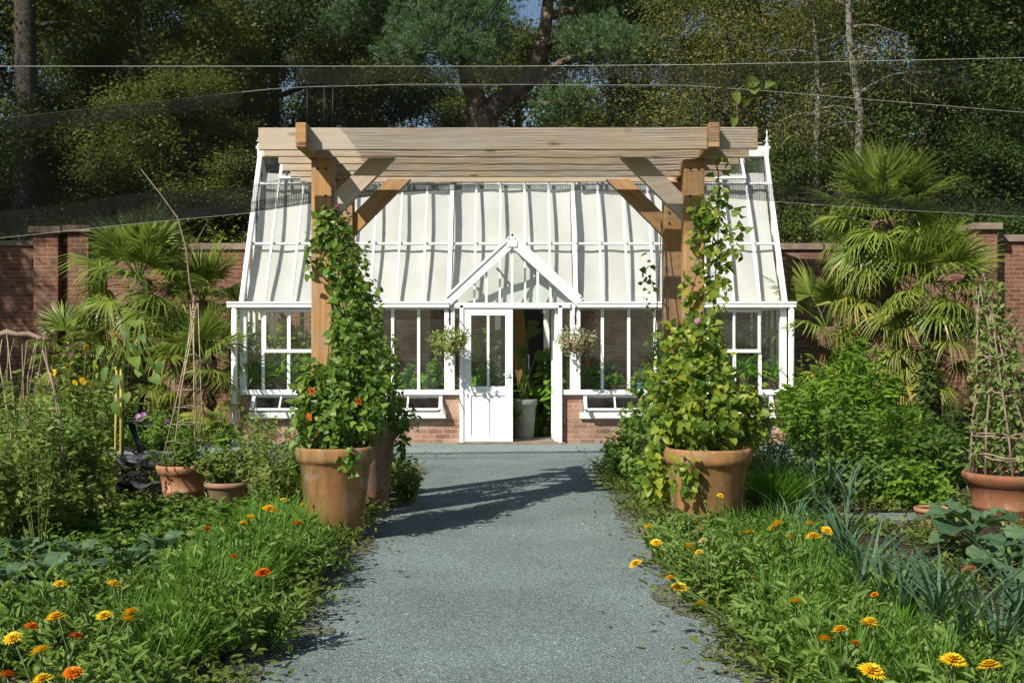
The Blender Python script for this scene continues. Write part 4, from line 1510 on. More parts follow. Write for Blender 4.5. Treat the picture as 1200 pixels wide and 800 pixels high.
def proto(key, H, Rc, z0, tr, nl, per, sig, L, W, bark, leaf, seed, droop=0.0, up=.45, tmpl='dia', flat=.7):
    g = random.Random(seed)
    gn = np.random.default_rng(seed)
    mb, cen = skeleton(H, Rc, z0, g, tr, nl, droop=droop, up=up)
    tm = mesh_of(mb, 'trunk')
    tm.materials.append(M[bark])
    V, Fa = clump_leaves(cen, sig, per, L, W, gn, tmpl, flat=flat)
    cm = np_mesh('crown', V, Fa)
    cm.materials.append(M[leaf])
    TREES[key] = (tm, cm)


proto('dark', 14, 3.5, .8, .26, 32, 230, .30, .105, .062, 'darkbark', 'l_tree_dark', 1)
proto('mid', 13, 3.3, .6, .22, 30, 240, .28, .10, .06, 'darkbark', 'l_tree_mid', 2)
proto('laurel', 11, 3.0, .3, .2, 32, 240, .27, .10, .045, 'darkbark', 'l_laurel', 3)
proto('birch', 15, 2.5, 2.0, .13, 40, 190, .30, .06, .045, 'darkbark', 'l_tree_gold', 4, droop=.45, up=.6, flat=1.5)
proto('slim', 15, 1.7, 3.5, .13, 22, 60, .26, .06, .045, 'birch', 'l_tree_gold', 14, droop=.5, up=.7, flat=1.6)


def tree(key, label, px, Y, sc=1.0, rz=0, wide=1.0, name='tree', cat='tree'):
    t = thing(name, label, cat, G(px, Y), rz)
    for nm, me in zip(('trunk', 'crown'), TREES[key]):
        o = bpy.data.objects.new(nm, me)
        C.objects.link(o)
        o.parent = t
    t.scale = (sc * wide, sc * wide, sc)
    t['group'] = 'woodland trees behind the garden wall'
    return t


TR = [
    ('dark', 'dark tree at the edge of the wood beyond the bare tall pine trunk', -50, 33, 1.05, .3, 1.1),
    ('dark', 'dark leafy tree just beside the bare tall pine trunk', 105, 34, 1.1, 1.6, 1.1),
    ('mid', 'tree with yellowing leaf sprays above the fan palm with upright fan', 165, 29.5, 1.05, 2.6, 1.0),
    ('dark', 'dense dark tree low behind the coped wall beside the fan palms', 110, 29.5, .66, .9, 1.1),
    ('mid', 'low tree behind the wall next to the sloping greenhouse gable', 215, 27.2, .62, 2.2, 1.3),
    ('mid', 'tree with blue sky showing through its top above the pergola corner', 262, 34, .93, 4.0, 1.0),
    ('dark', 'dark tree directly behind the stained pot end of the pergola', 325, 36, 1.1, 5.0, 1.1),
    ('dark', 'distant dark tree filling the gap beside the forked pine', 405, 43, 1.1, 2.1, 1.2),
    ('laurel', 'low dense evergreen behind the pergola corner post', 318, 38, .75, 1.1, 1.5),
    ('mid', 'shadowy tree between the pergola corner and the forked pine', 440, 37, .92, .4, 1.1),
    ('laurel', 'sunlit bushy evergreen under the forked pine', 455, 33, .62, 1.4, 1.4),
    ('mid', 'bright leaved tree seen below the fork of the big pine', 610, 37, .92, 2.4, 1.2),
    ('laurel', 'bushy evergreen beside the forked pine above the porch gable', 725, 33, .60, 3.3, 1.5),
    ('dark', 'dark tree between the forked pine and the golden birches', 762, 35, 1.08, 4.4, 1.1),
    ('birch', 'golden leaved birch above the end of the pergola with the vine shoot', 850, 28, .95, .6, 1.25),
    ('mid', 'speckled green tree behind the two pale birch trunks', 925, 33, 1.1, 1.2, 1.1),
    ('laurel', 'low glossy tree behind the wall between greenhouse and tallest palm', 930, 25.6, .56, 5.2, 1.3),
    ('laurel', 'tall evergreen with drooping sprays above the tallest fan palm', 1085, 27.5, 1.08, 1.9, 1.15),
    ('dark', 'dark tree behind the brick pier and the stick wigwam', 1150, 30, 1.1, 3.6, 1.15),
    ('laurel', 'low evergreen rising just behind the coped pier and wall end', 1175, 25.5, .58, .2, 1.5),
    ('dark', 'dark tree at the outer edge of the wood beyond the wall end', 1265, 29, 1.1, 2.9, 1.2),
]
for k, l, px, Y, sc, rz, wd in TR:
    tree(k, l, px, Y, sc, rz, wd)
tree('dark', 'dark tree outside the view whose shade falls on the dim wall end', -520, 17.5, 1.0, .5, 1.05)
tree('dark', 'second dark tree outside the view beyond the dim wall end', -420, 23.5, 1.05, 2.5, 1.1)
tree('slim', 'slender birch with thin pale trunk, the one closer to the greenhouse finial', 957, 25.0, .85, 2.0, 1.0, 'birch_tree')
tree('slim', 'birch with whiter thicker trunk just above the tallest fan palm', 1000, 24.4, 1.0, 4.1, 1.0, 'birch_tree')
for t_ in [o for o in C.objects if o.name.startswith('birch_tree')]:
    t_['group'] = 'birches behind the wall'


# pines: own trunks, needle pads
def needle_pads(pads, g, per, L=.16, W=.022):
    """each pad an uneven flattened cloud of upward and outward tufts"""
    P_, D_ = [], []
    for (x, y, z, rx, rz) in pads:
        nt = max(6, int(per * rx * rx))
        u = unit(g.normal(size=(nt, 3)))
        rad = g.uniform(.2, 1, (nt, 1)) ** .5 * (1 + .25 * np.sin(u[:, :1] * 7 + x * 3) * np.cos(u[:, 1:2] * 6 + z))
        c = u * rad * np.array([rx, rx, rz]) + np.array([x, y, z])
        ax = unit(u * .7 + np.array([0, 0, .7]))
        k = 16
        P_.append(np.repeat(c, k, 0) + g.normal(0, .03, (nt * k, 3)))
        D_.append(np.repeat(ax, k, 0) + g.normal(0, .55, (nt * k, 3)))
    p, d = np.concatenate(P_), np.concatenate(D_)
    n = len(p)
    return leaf_arrays(p, d, g.normal(0, .6, (n, 3)) + np.array([0, -.3, .5]), L * g.uniform(.7, 1.15, n), W, 'dia')


YP = 31.0
cp = thing('pine_tree', 'big pine with thick forked sunlit trunk rising behind the pergola', 'pine tree', G(565, YP))


def q(px, py, dy=0.0):
    return P(px, py, YP + dy)


mb = MB()
mb.tube([q(568, 470), q(567, 250), q(564, 150), q(562, 128)], [.52, .47, .43, .40], 16)
mb.tube([q(563, 135), q(556, 112, -.1), q(548, 95, -.2), q(541, 60, -.3), q(530, 25, -.4), q(520, -40, -.5)], [.34, .25, .20, .17, .14, .09], 12)
mb.tube([q(566, 140), q(582, 122, .1), q(604, 108, .2), q(622, 92, .3), q(634, 62, .3), q(640, 25, .2), q(646, -40, .1)], [.34, .28, .25, .22, .20, .17, .1], 12)
mb.tube([q(640, 60, .3), q(652, 40, 0), q(662, 20, -.5)], [.10, .06, .03], 6)
mb.tube([q(640, 54, .3), q(655, 48, -.6), q(664, 46, -1)], [.08, .05, .02], 6)
mb.tube([q(622, 95, .3), q(660, 72, -.8), q(690, 60, -1.5), q(720, 62, -2)], [.12, .08, .05, .03], 6)
mb.tube([q(545, 80, -.2), q(515, 62, -1.0), q(490, 58, -1.6), q(470, 62, -2)], [.12, .08, .05, .03], 6)
mb.tube([q(538, 45, -.3), q(500, 25, .8), q(460, 15, 1.4), q(420, 20, 2)], [.12, .08, .06, .03], 6)
mb.tube([q(640, 20, .2), q(690, 8, .8), q(740, 10, 1.2), q(790, 18, 1.5)], [.12, .09, .06, .03], 6)
mb.tube([q(600, 112, .2), q(640, 122, -1.0), q(660, 120, -1.6)], [.1, .06, .03], 6)
mb.build('trunk', M['bark'], cp)
gn = np.random.default_rng(5)
pads = []
for px, py, dy, rx, rz in ((520, 48, -1.4, 1.15, .55), (545, 62, -1.9, .8, .45), (495, 30, -1, .9, .5), (470, 62, -2, .7, .35), (555, 22, -1.2, 1.1, .5), (530, 5, -.8, 1.2, .5), (575, 50, -1.4, .6, .35),
                           (440, 15, 1.2, 1.1, .5), (410, 25, 2, .9, .45), (450, -15, .5, 1.2, .5), (500, -25, 0, 1.4, .6), (580, -22, -.4, 1.3, .55),
                           (700, 45, -1.6, 1.0, .5), (735, 55, -2.1, .9, .45), (760, 30, 1.2, 1.0, .5), (720, 12, .8, 1.2, .55), (780, 12, 1.4, .9, .45), (690, -18, .4, 1.3, .5), (760, -22, .8, 1.3, .5),
                           (655, 122, -1.6, .65, .4), (675, 115, -1.9, .5, .35), (745, 66, -2.3, .7, .3), (620, -30, .2, .9, .4)):
    p = q(px, py, dy)
    pads.append((p.x, p.y, p.z, rx, rz))
V, Fa = needle_pads(pads, gn, 330)
link('crown', np_mesh('crown', V - np.array(cp.location), Fa), M['l_pine'], cp)

lp_ = thing('pine_tree', 'tall straight bare pine trunk behind the dim wall end', 'pine tree', G(27, 27))
mb = MB()
mb.tube([(0, 0, -.1), (.02, 0, 3), (.05, .05, 6.5), (.0, .1, 10), (.1, .1, 15)], [.29, .27, .25, .23, .12], 14)
for z, a, ln in ((8.6, .4, 1.2), (10.2, 2.6, 1.8), (11.5, 4.4, 2.0), (12.6, 1.2, 1.8), (13.6, 3.4, 1.6)):
    mb.tube([(0, 0, z), (math.cos(a) * ln * .5, math.sin(a) * ln * .5, z + .2), (math.cos(a) * ln, math.sin(a) * ln, z + .3)], [.07, .05, .02], 6)
mb.build('trunk', M['darkbark'], lp_, world=False)
V, Fa = needle_pads([(math.cos(a) * ln, math.sin(a) * ln, z + .4, 1.1, .5) for z, a, ln in ((10.2, 2.6, 1.8), (11.5, 4.4, 2.0), (12.6, 1.2, 1.8), (13.6, 3.4, 1.6), (14.8, 0, 0.1), (12.2, 5.4, 1.4))], gn, 260)
link('crown', np_mesh('crown', V, Fa), M['l_pine'], lp_)

# far wood closing the view behind the separate trees
g = np.random.default_rng(21)
nc = 1100
cx = g.uniform(-40, 40, nc)
cy = g.uniform(42, 52, nc)
hz = 10.0 + 2.0 * np.sin(cx * .35) + 1.2 * np.sin(cx * .9 + 1)
cz = g.uniform(0, 1, nc) ** .8 * hz
V, Fa = clump_leaves(np.stack([cx, cy, cz], 1), .75, 110, .26, .17, g, 'dia')
o = link('woods', np_mesh('woods', V, Fa), M['l_tree_dark'])
tag(o, 'dark mass of distant woodland behind the separate trees', 'woods', kind='stuff')
# undergrowth behind the wall
nc = 420
cx = g.uniform(-16, 16, nc)
V, Fa = clump_leaves(np.stack([cx, g.uniform(22.6, 25, nc), g.uniform(.2, 3.6, nc)], 1), .42, 110, .13, .08, g, 'dia')
o = link('undergrowth', np_mesh('undergrowth', V, Fa), M['l_tree_mid'])
tag(o, 'tangled undergrowth growing behind the brick garden wall', 'undergrowth', kind='stuff')

# ================================================================== NETTING
nt_ = thing('bird_netting', 'black bird netting slung on wires over the pergola and beds', 'netting', (0, 9, 3.6))


def interp(pts, px):
    xs = [p[0] for p in pts]
    return float(np.interp(px, xs, [p[1] for p in pts]))


def line_at(pts, Y, n=60, px0=-350, px1=1550):
    r = []
    for i in range(n + 1):
        px = px0 + (px1 - px0) * i / n
        r.append(P(px, interp(pts, px), Y))
    return r


W1 = [(-350, 82), (0, 78), (600, 78), (830, 76), (1200, 68), (1550, 62)]
W2 = [(-350, 178), (0, 139), (330, 103), (480, 99), (800, 100), (890, 106), (1200, 132), (1550, 160)]
W3 = [(-350, 296), (0, 279), (150, 263), (290, 250), (370, 238), (480, 225), (600, 221), (780, 227), (850, 232), (1000, 243), (1200, 254), (1550, 272)]
l0 = [Vector((v.x, -5.0, 3.45)) for v in line_at(W1, 9.0)]
l1, l2, l3 = line_at(W1, 9.0), line_at(W2, 12.3), line_at(W3, 14.0)


def loft(name, la, lb, sag, mat, m=10, rip=.03, k0=0.0, k1=1.0, i0=0, i1=None, off=(0, 0, 0)):
    la, lb = la[i0:i1], lb[i0:i1]
    V, UV = [], []
    n = len(la)
    off = Vector(off)
    for j in range(m + 1):
        tt = k0 + (k1 - k0) * j / m
        for i in range(n):
            p = la[i].lerp(lb[i], tt)
            p = p + Vector((0, 0, -sag * math.sin(PI * tt) + rip * math.sin(i * .9 + j * .7) * math.sin(PI * tt))) + off
            V.append(p - nt_.location)
    L = (la[0] - lb[0]).length
    i = np.arange(m * n).reshape(m, n)[:, :-1].ravel()
    Fa = np.stack([i, i + 1, i + n + 1, i + n], 1)
    me = np_mesh(name, np.array([tuple(p) for p in V]), Fa)
    ul = me.uv_layers.new(name='UVMap')
    W = (la[-1] - la[0]).length
    uvv = np.array([((v % n) / (n - 1) * W, (v // n) / m * L * (k1 - k0)) for v in Fa.ravel()], dtype=np.float32)
    ul.data.foreach_set('uv', uvv.ravel())
    return link(name, me, mat, nt_)


loft('net_panel', l0, l1, .12, M['net'])
loft('net_panel', l1, l2, .05, M['net'])
loft('net_panel', l2, l3, .10, M['net'])
loft('net_fold', l1, l2, .02, M['netfold'], 5, .02, .02, .5, 22, 48, (0, 0, -.01))
loft('net_fold', l2, l3, .02, M['netfold'], 5, .02, .0, .10, 6, 21, (0, -.01, .0))
loft('net_fold', l2, l3, .04, M['netfold'], 6, .03, .72, 1.0, 0, 27, (0, -.015, 0))
loft('net_fold', l2, l3, .06, M['netfold'], 6, .03, .88, 1.0, 14, 30, (0, -.03, 0))
loft('net_fold', l2, l3, .04, M['netfold'], 6, .03, .82, 1.0, 24, 60, (0, -.015, 0))
for ln, r_ in ((l1, .0034), (l2, .0028), (l3, .0024)):
    mb = MB()
    mb.tube(ln, r_, 5, cap=False)
    mb.build('support_wire', M['wire'], nt_)
for px, y0 in ((360, 104), (380, 102), (390, 101), (819, 100), (834, 101)):
    mb = MB()
    mb.tube([P(px, y0, 11.7), P(px, 152, 11.7)], .006, 5)
    mb.build('hanger_wire', M['black'], nt_)

# ================================================================== CANES AND STICKS
t = thing('cane_wigwam', 'bamboo cane wigwam tied with twine standing in the banded pot', 'plant support', (pots['cane'].location.x, 11.2, .36))
apx = P(228, 368, 11.2)
for k in range(6):
    a = 2 * PI * k / 6 + .3
    b = Vector((t.location.x + .21 * math.cos(a), 11.2 + .21 * math.sin(a), .35))
    d_ = (apx - b)
    mb = MB()
    mb.tube([b, b.lerp(apx, .5) + Vector((random.uniform(-.03, .03), 0, 0)), apx + d_ * random.uniform(.03, .14) + Vector((random.uniform(-.05, .05), random.uniform(-.03, .03), 0))], [.006, .006, .004], 6)
    mb.build('cane', M['cane'], t)
for z in (.62, .78, .94, 1.1, 1.26, 1.42):
    mb = MB()
    f = 1 - (z - .35) / (apx.z - .35)
    c_ = Vector((t.location.x, 11.2, 0)).lerp(Vector((apx.x, apx.y, 0)), 1 - f)
    mb.tube([(c_.x + .215 * f * math.cos(2 * PI * i / 12), c_.y + .215 * f * math.sin(2 * PI * i / 12), z + random.uniform(-.01, .01)) for i in range(13)], .0032, 4, cap=False)
    mb.build('twine', M['twine'], t)
mb = MB()
mb.tube(winding(apx.x, apx.y, apx.z - .05, apx.z + .06, .022, 4, 0), .006, 4)
mb.build('twine', M['twine'], t)
t = thing('dry_twig', 'long thin arching twig rising past the upright fan palm', 'twig', P(232, 360, 11.4))
MB().tube([P(232, 372, 11.4), P(222, 330, 11.4), P(218, 290, 11.4), P(208, 255, 11.4), P(190, 230, 11.4), P(165, 198, 11.4)], [.012, .01, .009, .008, .006, .003], 5).build('stem', M['twig'], t)
MB().tube([P(220, 310, 11.4), P(232, 280, 11.4), P(244, 258, 11.4)], [.006, .004, .002], 4).build('side_shoot', M['twig'], t)

t = thing('stick_wigwam', 'hazel stick wigwam bound with woven twigs in the big red pot', 'plant support', (pots['pea'].location.x, 9.9, .5))
cx, cz_ = pots['pea'].location.x, 1.98
apx = Vector((cx - .22, 9.9, cz_))
for k in range(9):
    a = 2 * PI * k / 9 + .2
    b = Vector((cx + .32 * math.cos(a), 9.9 + .32 * math.sin(a), .42))
    m_ = b.lerp(apx, .5) + Vector((random.uniform(-.05, .05), random.uniform(-.05, .05), 0))
    mb = MB()
    e = apx + (apx - b) * random.uniform(-.04, .12) + Vector((random.uniform(-.06, .06), random.uniform(-.06, .06), 0))
    mb.tube([b, b.lerp(m_, .5) + Vector((random.uniform(-.02, .02), 0, 0)), m_, e], [.011, .010, .008, .004], 6)
    mb.build('stick', M['twig'], t)
for z in (.60, .78, 1.12, 1.42):
    f = 1 - (z - .48) / (cz_ - .48)
    c_ = Vector((cx, 9.9, 0)).lerp(Vector((apx.x, apx.y, 0)), 1 - f)
    mb = MB()
    for s_ in range(2):
        mb.tube([(c_.x + (.33 * f + .012 * math.sin(i * 2.2 + s_ * 3)) * math.cos(2 * PI * i / 24), c_.y + (.33 * f + .012 * math.sin(i * 2.2 + s_ * 3)) * math.sin(2 * PI * i / 24), z + random.uniform(-.02, .02) + s_ * .02) for i in range(25)], .008, 4, cap=False)
    mb.build('woven_band', M['twig'], t)
t = thing('sweet_pea', 'fading sweet pea vine climbing the stick wigwam', 'climbing plant', (cx, 9.9, .43))
st = [winding(cx, 9.9, .5, 2.2, .26, .7, a, 24, (-.16, 0)) for a in (0, 2, 4)]
climber(t, [(cx, 9.9, .78, .33, .32, .3, 420), (cx - .05, 9.9, 1.2, .26, .26, .33, 420), (cx - .10, 9.9, 1.58, .18, .18, .3, 220), (cx - .16, 9.9, 1.9, .09, .09, .2, 60)], .065, .035, M['l_pea'], 9, 'lance', stems=st, dens=1.7)

# rustic stick frame at the edge of the bed
t = thing('rustic_frame', 'rustic frame of crossed twigs hanging from a crooked pole near the dim wall', 'plant support', G(20, 10.4))
MB().tube([P(-60, 405, 10.4), P(-25, 396, 10.4), P(-5, 393, 10.42), P(8, 389, 10.4), P(20, 392, 10.38), P(33, 391, 10.4), P(46, 396, 10.4), P(60, 398, 10.4)], [.024, .026, .02, .028, .022, .026, .02, .018], 8).build('crooked_pole', M['twig'], t)
gr_ = random.Random(8)
for k in range(24):
    x0 = gr_.uniform(-40, 55)
    x1 = x0 + gr_.uniform(-30, 30)
    a, b = P(x0, gr_.uniform(388, 398), 10.4 + gr_.uniform(-.06, .06)), P(x1, gr_.uniform(470, 600), 10.3 + gr_.uniform(-.2, .2))
    b.z = max(b.z, -.02)
    MB().tube([a, a.lerp(b, .5) + Vector((gr_.uniform(-.04, .04), 0, 0)), b], [.0035, .0045, .005], 5).build('twig', M['twig'] if k % 3 else M['cane'], t)
for (a, b, c_) in (((50, 410), (70, 480), (78, 585)), ((5, 460), (14, 520), (18, 600)), ((60, 430), (72, 520), (76, 640))):
    MB().tube([P(*a, 10.0), P(*b, 9.9), P(*c_, 9.8)], [.007, .009, .011], 6).build('pole', M['twig'], t)

t = thing('garden_cane', 'pair of yellow canes tied together holding up the big leaved sunflower', 'plant support', G(138, 12.0))
for dx in (-.03, .03):
    MB().tube([(t.location.x + dx, 12.0, -.03), (t.location.x + dx * .7 + .01, 12.0, 1.35)], .012, 7).build('cane', M['ycane'], t)
MB().tube(winding(t.location.x, 12.0, .95, .99, .035, 3, 0, 20), .004, 4).build('twine', M['twine'], t)

# dark curved stand on the cross path
c0 = P(163, 0, 15.6)
t = thing('metal_stand', 'small dark stand with one curved leg on the gravel by the mauve flowers', 'stand', (c0.x, 15.6, 0))
MB().box(c0.x - .26, c0.x + .12, 15.45, 15.75, .47, .50).build('top_plate', M['black'], t, bevel=.01)
MB().tube([(c0.x - .10, 15.6, .47), (c0.x - .06, 15.6, .35), (c0.x, 15.6, .2), (c0.x + .03, 15.6, .02)], [.045, .04, .035, .05], 10).build('leg', M['black'], t)
MB().lathe([(.001, .0), (.12, .0), (.12, .015), (.001, .02)], 20, (c0.x + .03, 15.6, .004)).build('foot', M['black'], t)

# ================================================================== HANGING BASKETS
for px, sx, lab in ((527, 1, 'hanging basket of trailing flowers on the porch post by the closed door'), (674, -1, 'hanging basket of pale variegated foliage on the porch post by the open door')):
    c_ = P(px, 400, 17.72)
    t = thing('hanging_basket', lab, 'hanging basket', c_, 0)
    hx = c_.x
    wallx = gx(527 if sx > 0 else 674)
    mb = MB()
    mb.tube([(wallx, GY - .065, gz(380)), (wallx, GY - .065, gz(352))], .012, 6)
    mb.tube([(wallx, GY - .065, gz(356)), (wallx + .02, 17.95, gz(362)), (hx + .02, 17.75, gz(366)), (hx, 17.72, gz(370))], .009, 6)
    mb.build('bracket', M['black'], t)
    mb = MB()
    for k in range(3):
        a = 2 * PI * k / 3 + .4
        mb.tube([(hx, 17.72, gz(370)), (hx + .17 * math.cos(a), 17.72 + .17 * math.sin(a), c_.z - .02)], .003, 4)
    mb.build('chain', M['black'], t)
    MB().lathe([(.001, -.17), (.09, -.155), (.15, -.09), (.175, -.02), (.18, 0), (.165, 0), (.14, -.03), (.001, -.04)], 24).build('basket', M['wick'], t, world=False)
    climber(t, [(hx, 17.72, c_.z + .04, .30, .24, .15, 620), (hx, 17.68, c_.z - .09, .22, .2, .13, 240)], .06, .026, M['l_varieg'] if sx < 0 else M['l_wild'], 20 + sx, 'lance', up=-.25)

# ================================================================== INSIDE THE GREENHOUSE
FZ = .02


def inside(name, label, px, Y, z, builder, cat='plant'):
    t = thing(name, label, cat, ((px - 600) * Y / F, Y, z))
    builder(t)
    return t


# staging benches under the windows
for x0, x1, lab in ((gx(290), gx(372), 'slatted bench inside the greenhouse corner nearest the fan palms with upright fan'), (gx(440), gx(519), 'slatted bench behind the window next to the closed door'),
                    (gx(684), gx(770), 'slatted bench behind the window next to the open door'), (gx(812), gx(906), 'slatted bench inside the greenhouse corner near the tallest palm')):
    t = thing('staging_bench', lab, 'bench', ((x0 + x1) / 2, GY + .52, FZ))
    mb = MB()
    for k in range(6):
        y = GY + .24 + k * .1
        mb.obox((x0, y, .68), (x1 - x0, 0, 0), (0, .075, 0), (0, 0, .025))
    mb.build('top', M['bench'], t)
    for xx in (x0 + .02, x1 - .07):
        for y in (GY + .25, GY + .74):
            MB().obox((xx, y, FZ), (0, 0, .659), (.05, 0, 0), (0, .05, 0)).build('leg', M['bench'], t)
BZ = .706


def mk(h, r, ns, nl, L, W, m, tm='oval', shape='dome', up=.3, seed=0):
    return lambda t: bush(t, h, r, ns, nl, L, W, M[m], None, tm, shape, up, .15, .006, .02, seed)


inside('potted_plant', 'bright green leafy plant behind the window by the hanging basket and closed door', 506, GY + .48, BZ, mk(.62, .24, 18, 620, .10, .07, 'l_vivid', seed=31))
inside('potted_plant', 'bright green herb behind the narrow pane beside the vine covered post', 480, GY + .44, BZ, mk(.56, .22, 18, 560, .09, .06, 'l_vivid', seed=32))
inside('potted_plant', 'small plant low behind the window half hidden by the climber', 452, GY + .6, BZ, mk(.35, .2, 10, 200, .08, .04, 'l_mid', 'lance', seed=33))
inside('potted_plant', 'green plant inside the window beside the pale variegated basket', 695, GY + .44, BZ, mk(.55, .2, 14, 320, .12, .06, 'l_vivid', 'lance', seed=34))
inside('potted_plant', 'feathery green plant in the middle pane beside the open door', 722, GY + .6, BZ, mk(.62, .24, 16, 480, .08, .03, 'l_vivid', 'lance', 'spray', .6, 35))
inside('potted_plant', 'spiky plant standing in the teal pot', 753, GY + .55, BZ + .2, lambda t: clump(t, 26, .32, .05, .04, M['l_mid'], lean=.3, seed=36))
t = make_pot('teal_pot', 'teal glazed pot behind the window left of the yellow tinged climber', .10, .2, ((753 - 600) * (GY + .55) / F, GY + .55, BZ), M['teal'], BELLP)
t['label'] = 'teal glazed pot on the bench behind the window near the open door'
t = make_pot('wicker_planter', 'brown wicker planter on the bench behind the window near the open door', .13, .16, ((724 - 600) * (GY + .48) / F, GY + .42, BZ), M['wick'], BELLP)
inside('potted_plant', 'low white flowered seedlings behind the open low vent by the open door', 716, GY + .42, .32, mk(.22, .36, 20, 260, .07, .035, 'l_vivid', 'lance', seed=37))
inside('spider_plant', 'yellow green strap leaved plant in the corner pane by the downpipe and upright palm', 300, GY + .34, BZ + .22, lambda t: clump(t, 120, .62, .08, .05, M['l_vivid'], lean=1.1, seed=38, droop=1.6))
inside('spider_plant', 'strap leaved plant under the opening sash near the orange flowered climber', 326, GY + .36, BZ + .22, lambda t: clump(t, 110, .6, .08, .05, M['l_vivid'], lean=1.0, seed=39, droop=1.6))
inside('potted_plant', 'bushy plant behind the sash bar near the orange flowered climber', 352, GY + .42, BZ, mk(.75, .22, 18, 520, .09, .06, 'l_vivid', seed=40))
inside('potted_plant', 'tall climbing houseplant with big pale leaves in the corner pane', 296, GY + .35, BZ, mk(1.3, .14, 6, 46, .22, .15, 'l_banana', 'heart', 'column', -.2, 41))
inside('potted_plant', 'tall dark leafy plant behind the upper sash near the upright palm', 335, GY + 1.3, FZ, mk(2.0, .5, 18, 800, .17, .09, 'l_bright', 'oval', 'column', .1, 42))
inside('potted_plant', 'tall dark houseplant in the corner nearest the tallest palm', 872, GY + 1.4, FZ, mk(2.0, .55, 18, 700, .17, .09, 'l_bright', 'oval', 'column', .1, 43))
inside('spider_plant', 'yellow green trailing plant under the opening sash by the tallest palm', 872, GY + .36, BZ + .3, lambda t: clump(t, 120, .5, .10, .045, M['l_vivid'], lean=1.3, seed=44, droop=2.6))
inside('spider_plant', 'arching pale strap leaved plant in the last pane by the tallest palm', 905, GY + .36, BZ + .3, lambda t: clump(t, 110, .5, .08, .04, M['l_vivid'], lean=1.2, seed=45, droop=2.4))
for px, dz, lab in ((300, .22, 'small clay pot under the strap leaved plant of the corner pane by the upright palm'), (326, .22, 'small clay pot under the opening sash near the orange flowered climber'),
                    (872, .30, 'small clay pot under the opening sash by the tallest palm'), (905, .30, 'small clay pot in the last pane by the tallest palm')):
    Yp = GY + (.34 if px == 300 else .36)
    make_pot('clay_pot', lab, .08, dz + .02, ((px - 600) * Yp / F, Yp, BZ), M['terra3'])
t = inside('orchid', 'pink flowered orchid in the last pane by the tallest palm', 903, GY + .7, BZ, mk(.7, .12, 6, 40, .14, .05, 'l_mid', 'lance', 'column', .6, 46), 'flower')
for px, py in ((908, 398), (913, 394), (905, 404), (911, 405), (899, 398)):
    put_flower(PINKF, t, P(px, py, GY + .7) - t.location, (R(70), 0), 1.2)
# plants seen through the doors
t = make_pot('planter', 'large pale grey tapered planter just inside the open door', .24, .62, ((612 - 600) * (GY + .75) / F, GY + .75, FZ), M['greypot'], rb=.17)
t['category'] = 'planter'


def banana(t):
    """big paddle leaves on long stalks, one brown hanging leaf"""
    g = random.Random(3)
    mb = MB()
    V, Fs, cnt = [], [], 0
    V2, F2 = [], []

    def paddle(base, tip, width, droop, VV, FF):
        base, tip = Vector(base), Vector(tip)
        n, m = 9, 5
        d_ = tip - base
        s_ = d_.cross(Vector((0, -1, .4))).normalized()
        up_ = s_.cross(d_).normalized()
        c0_ = len(VV)
        for i in range(n):
            u = i / (n - 1)
            w = width * math.sin(PI * min(.985, .06 + u * .93)) ** .75
            c_ = base + d_ * u + Vector((0, 0, -droop * u * u)) * d_.length
            for j in range(m):
                v_ = (j / (m - 1) - .5) * 2
                VV.append(tuple(c_ + s_ * w * v_ + up_ * (.25 * w * abs(v_) + .02 * math.sin(i * 2.1 + j))))
        for i in range(n - 1):
            for j in range(m - 1):
                a = c0_ + i * m + j
                FF.append((a, a + 1, a + m + 1, a + m))

    for k in range(8):
        a = k * 2.399
        h_ = g.uniform(.5, 1.3)
        rr_ = g.uniform(.08, .30)
        e = Vector((math.cos(a) * rr_, math.sin(a) * rr_ * .6, h_))
        mb.tube([(0, 0, 0), e * .5 + Vector((0, 0, .1)), e], [.018, .013, .008], 5)
        paddle(e, e + Vector((math.cos(a) * .25, math.sin(a) * .2, g.uniform(.1, .4))), g.uniform(.07, .12), .5, V, Fs)
    mb.build('stems', M['stem'], t, world=False)
    link('foliage', np_mesh('foliage', V, Fs), M['l_banana'], t)
    paddle((-.03, -.05, 1.52), (-.06, -.08, .35), .10, .05, V2, F2)
    paddle((-.10, 0, 1.50), (-.13, .02, .6), .08, .05, V2, F2)
    link('withered_leaf', np_mesh('withered_leaf', V2, F2), M['l_dead'], t)


inside('banana_plant', 'tall paddle leaved plant with brown hanging leaves in the grey planter', 612, GY + .75, .58, banana)
inside('potted_plant', 'pale stalked tall plant in front of the black door inside', 628, GY + 1.1, FZ, lambda t: clump(t, 16, 1.6, .08, .11, M['l_banana'], lean=.22, seed=50, droop=.8))
inside('monstera', 'large leaved dark plant in the doorway beside the open door leaf', 643, GY + 1.0, FZ, mk(1.45, .34, 16, 120, .28, .20, 'l_bright', 'big', 'dome', -.1, 51))
inside('potted_plant', 'tall foliage plant behind the upper glass of the closed door', 572, GY + 1.0, FZ, mk(1.9, .38, 16, 520, .20, .09, 'l_bright', 'lance', 'column', .0, 52))
inside('fern', 'arching fern behind the closed door glass', 560, GY + .6, .5, lambda t: clump(t, 160, .75, .1, .05, M['l_bright'], lean=1.0, seed=53, droop=2.0), 'fern')
inside('potted_plant', 'low broad leaved plant behind the closed door', 585, GY + .5, FZ, mk(.95, .25, 10, 120, .20, .13, 'l_banana', 'heart', 'dome', .0, 54))
pl = thing('wall_plaque', 'small black square plaque with white border and white stroke inside the doorway', 'plaque', P(613, 424, 20.9))
p0 = P(613, 424, 20.9)
MB().box(p0.x - .11, p0.x + .11, 20.88, 20.90, p0.z - .13, p0.z + .13).build('white_border', M['white'], pl)
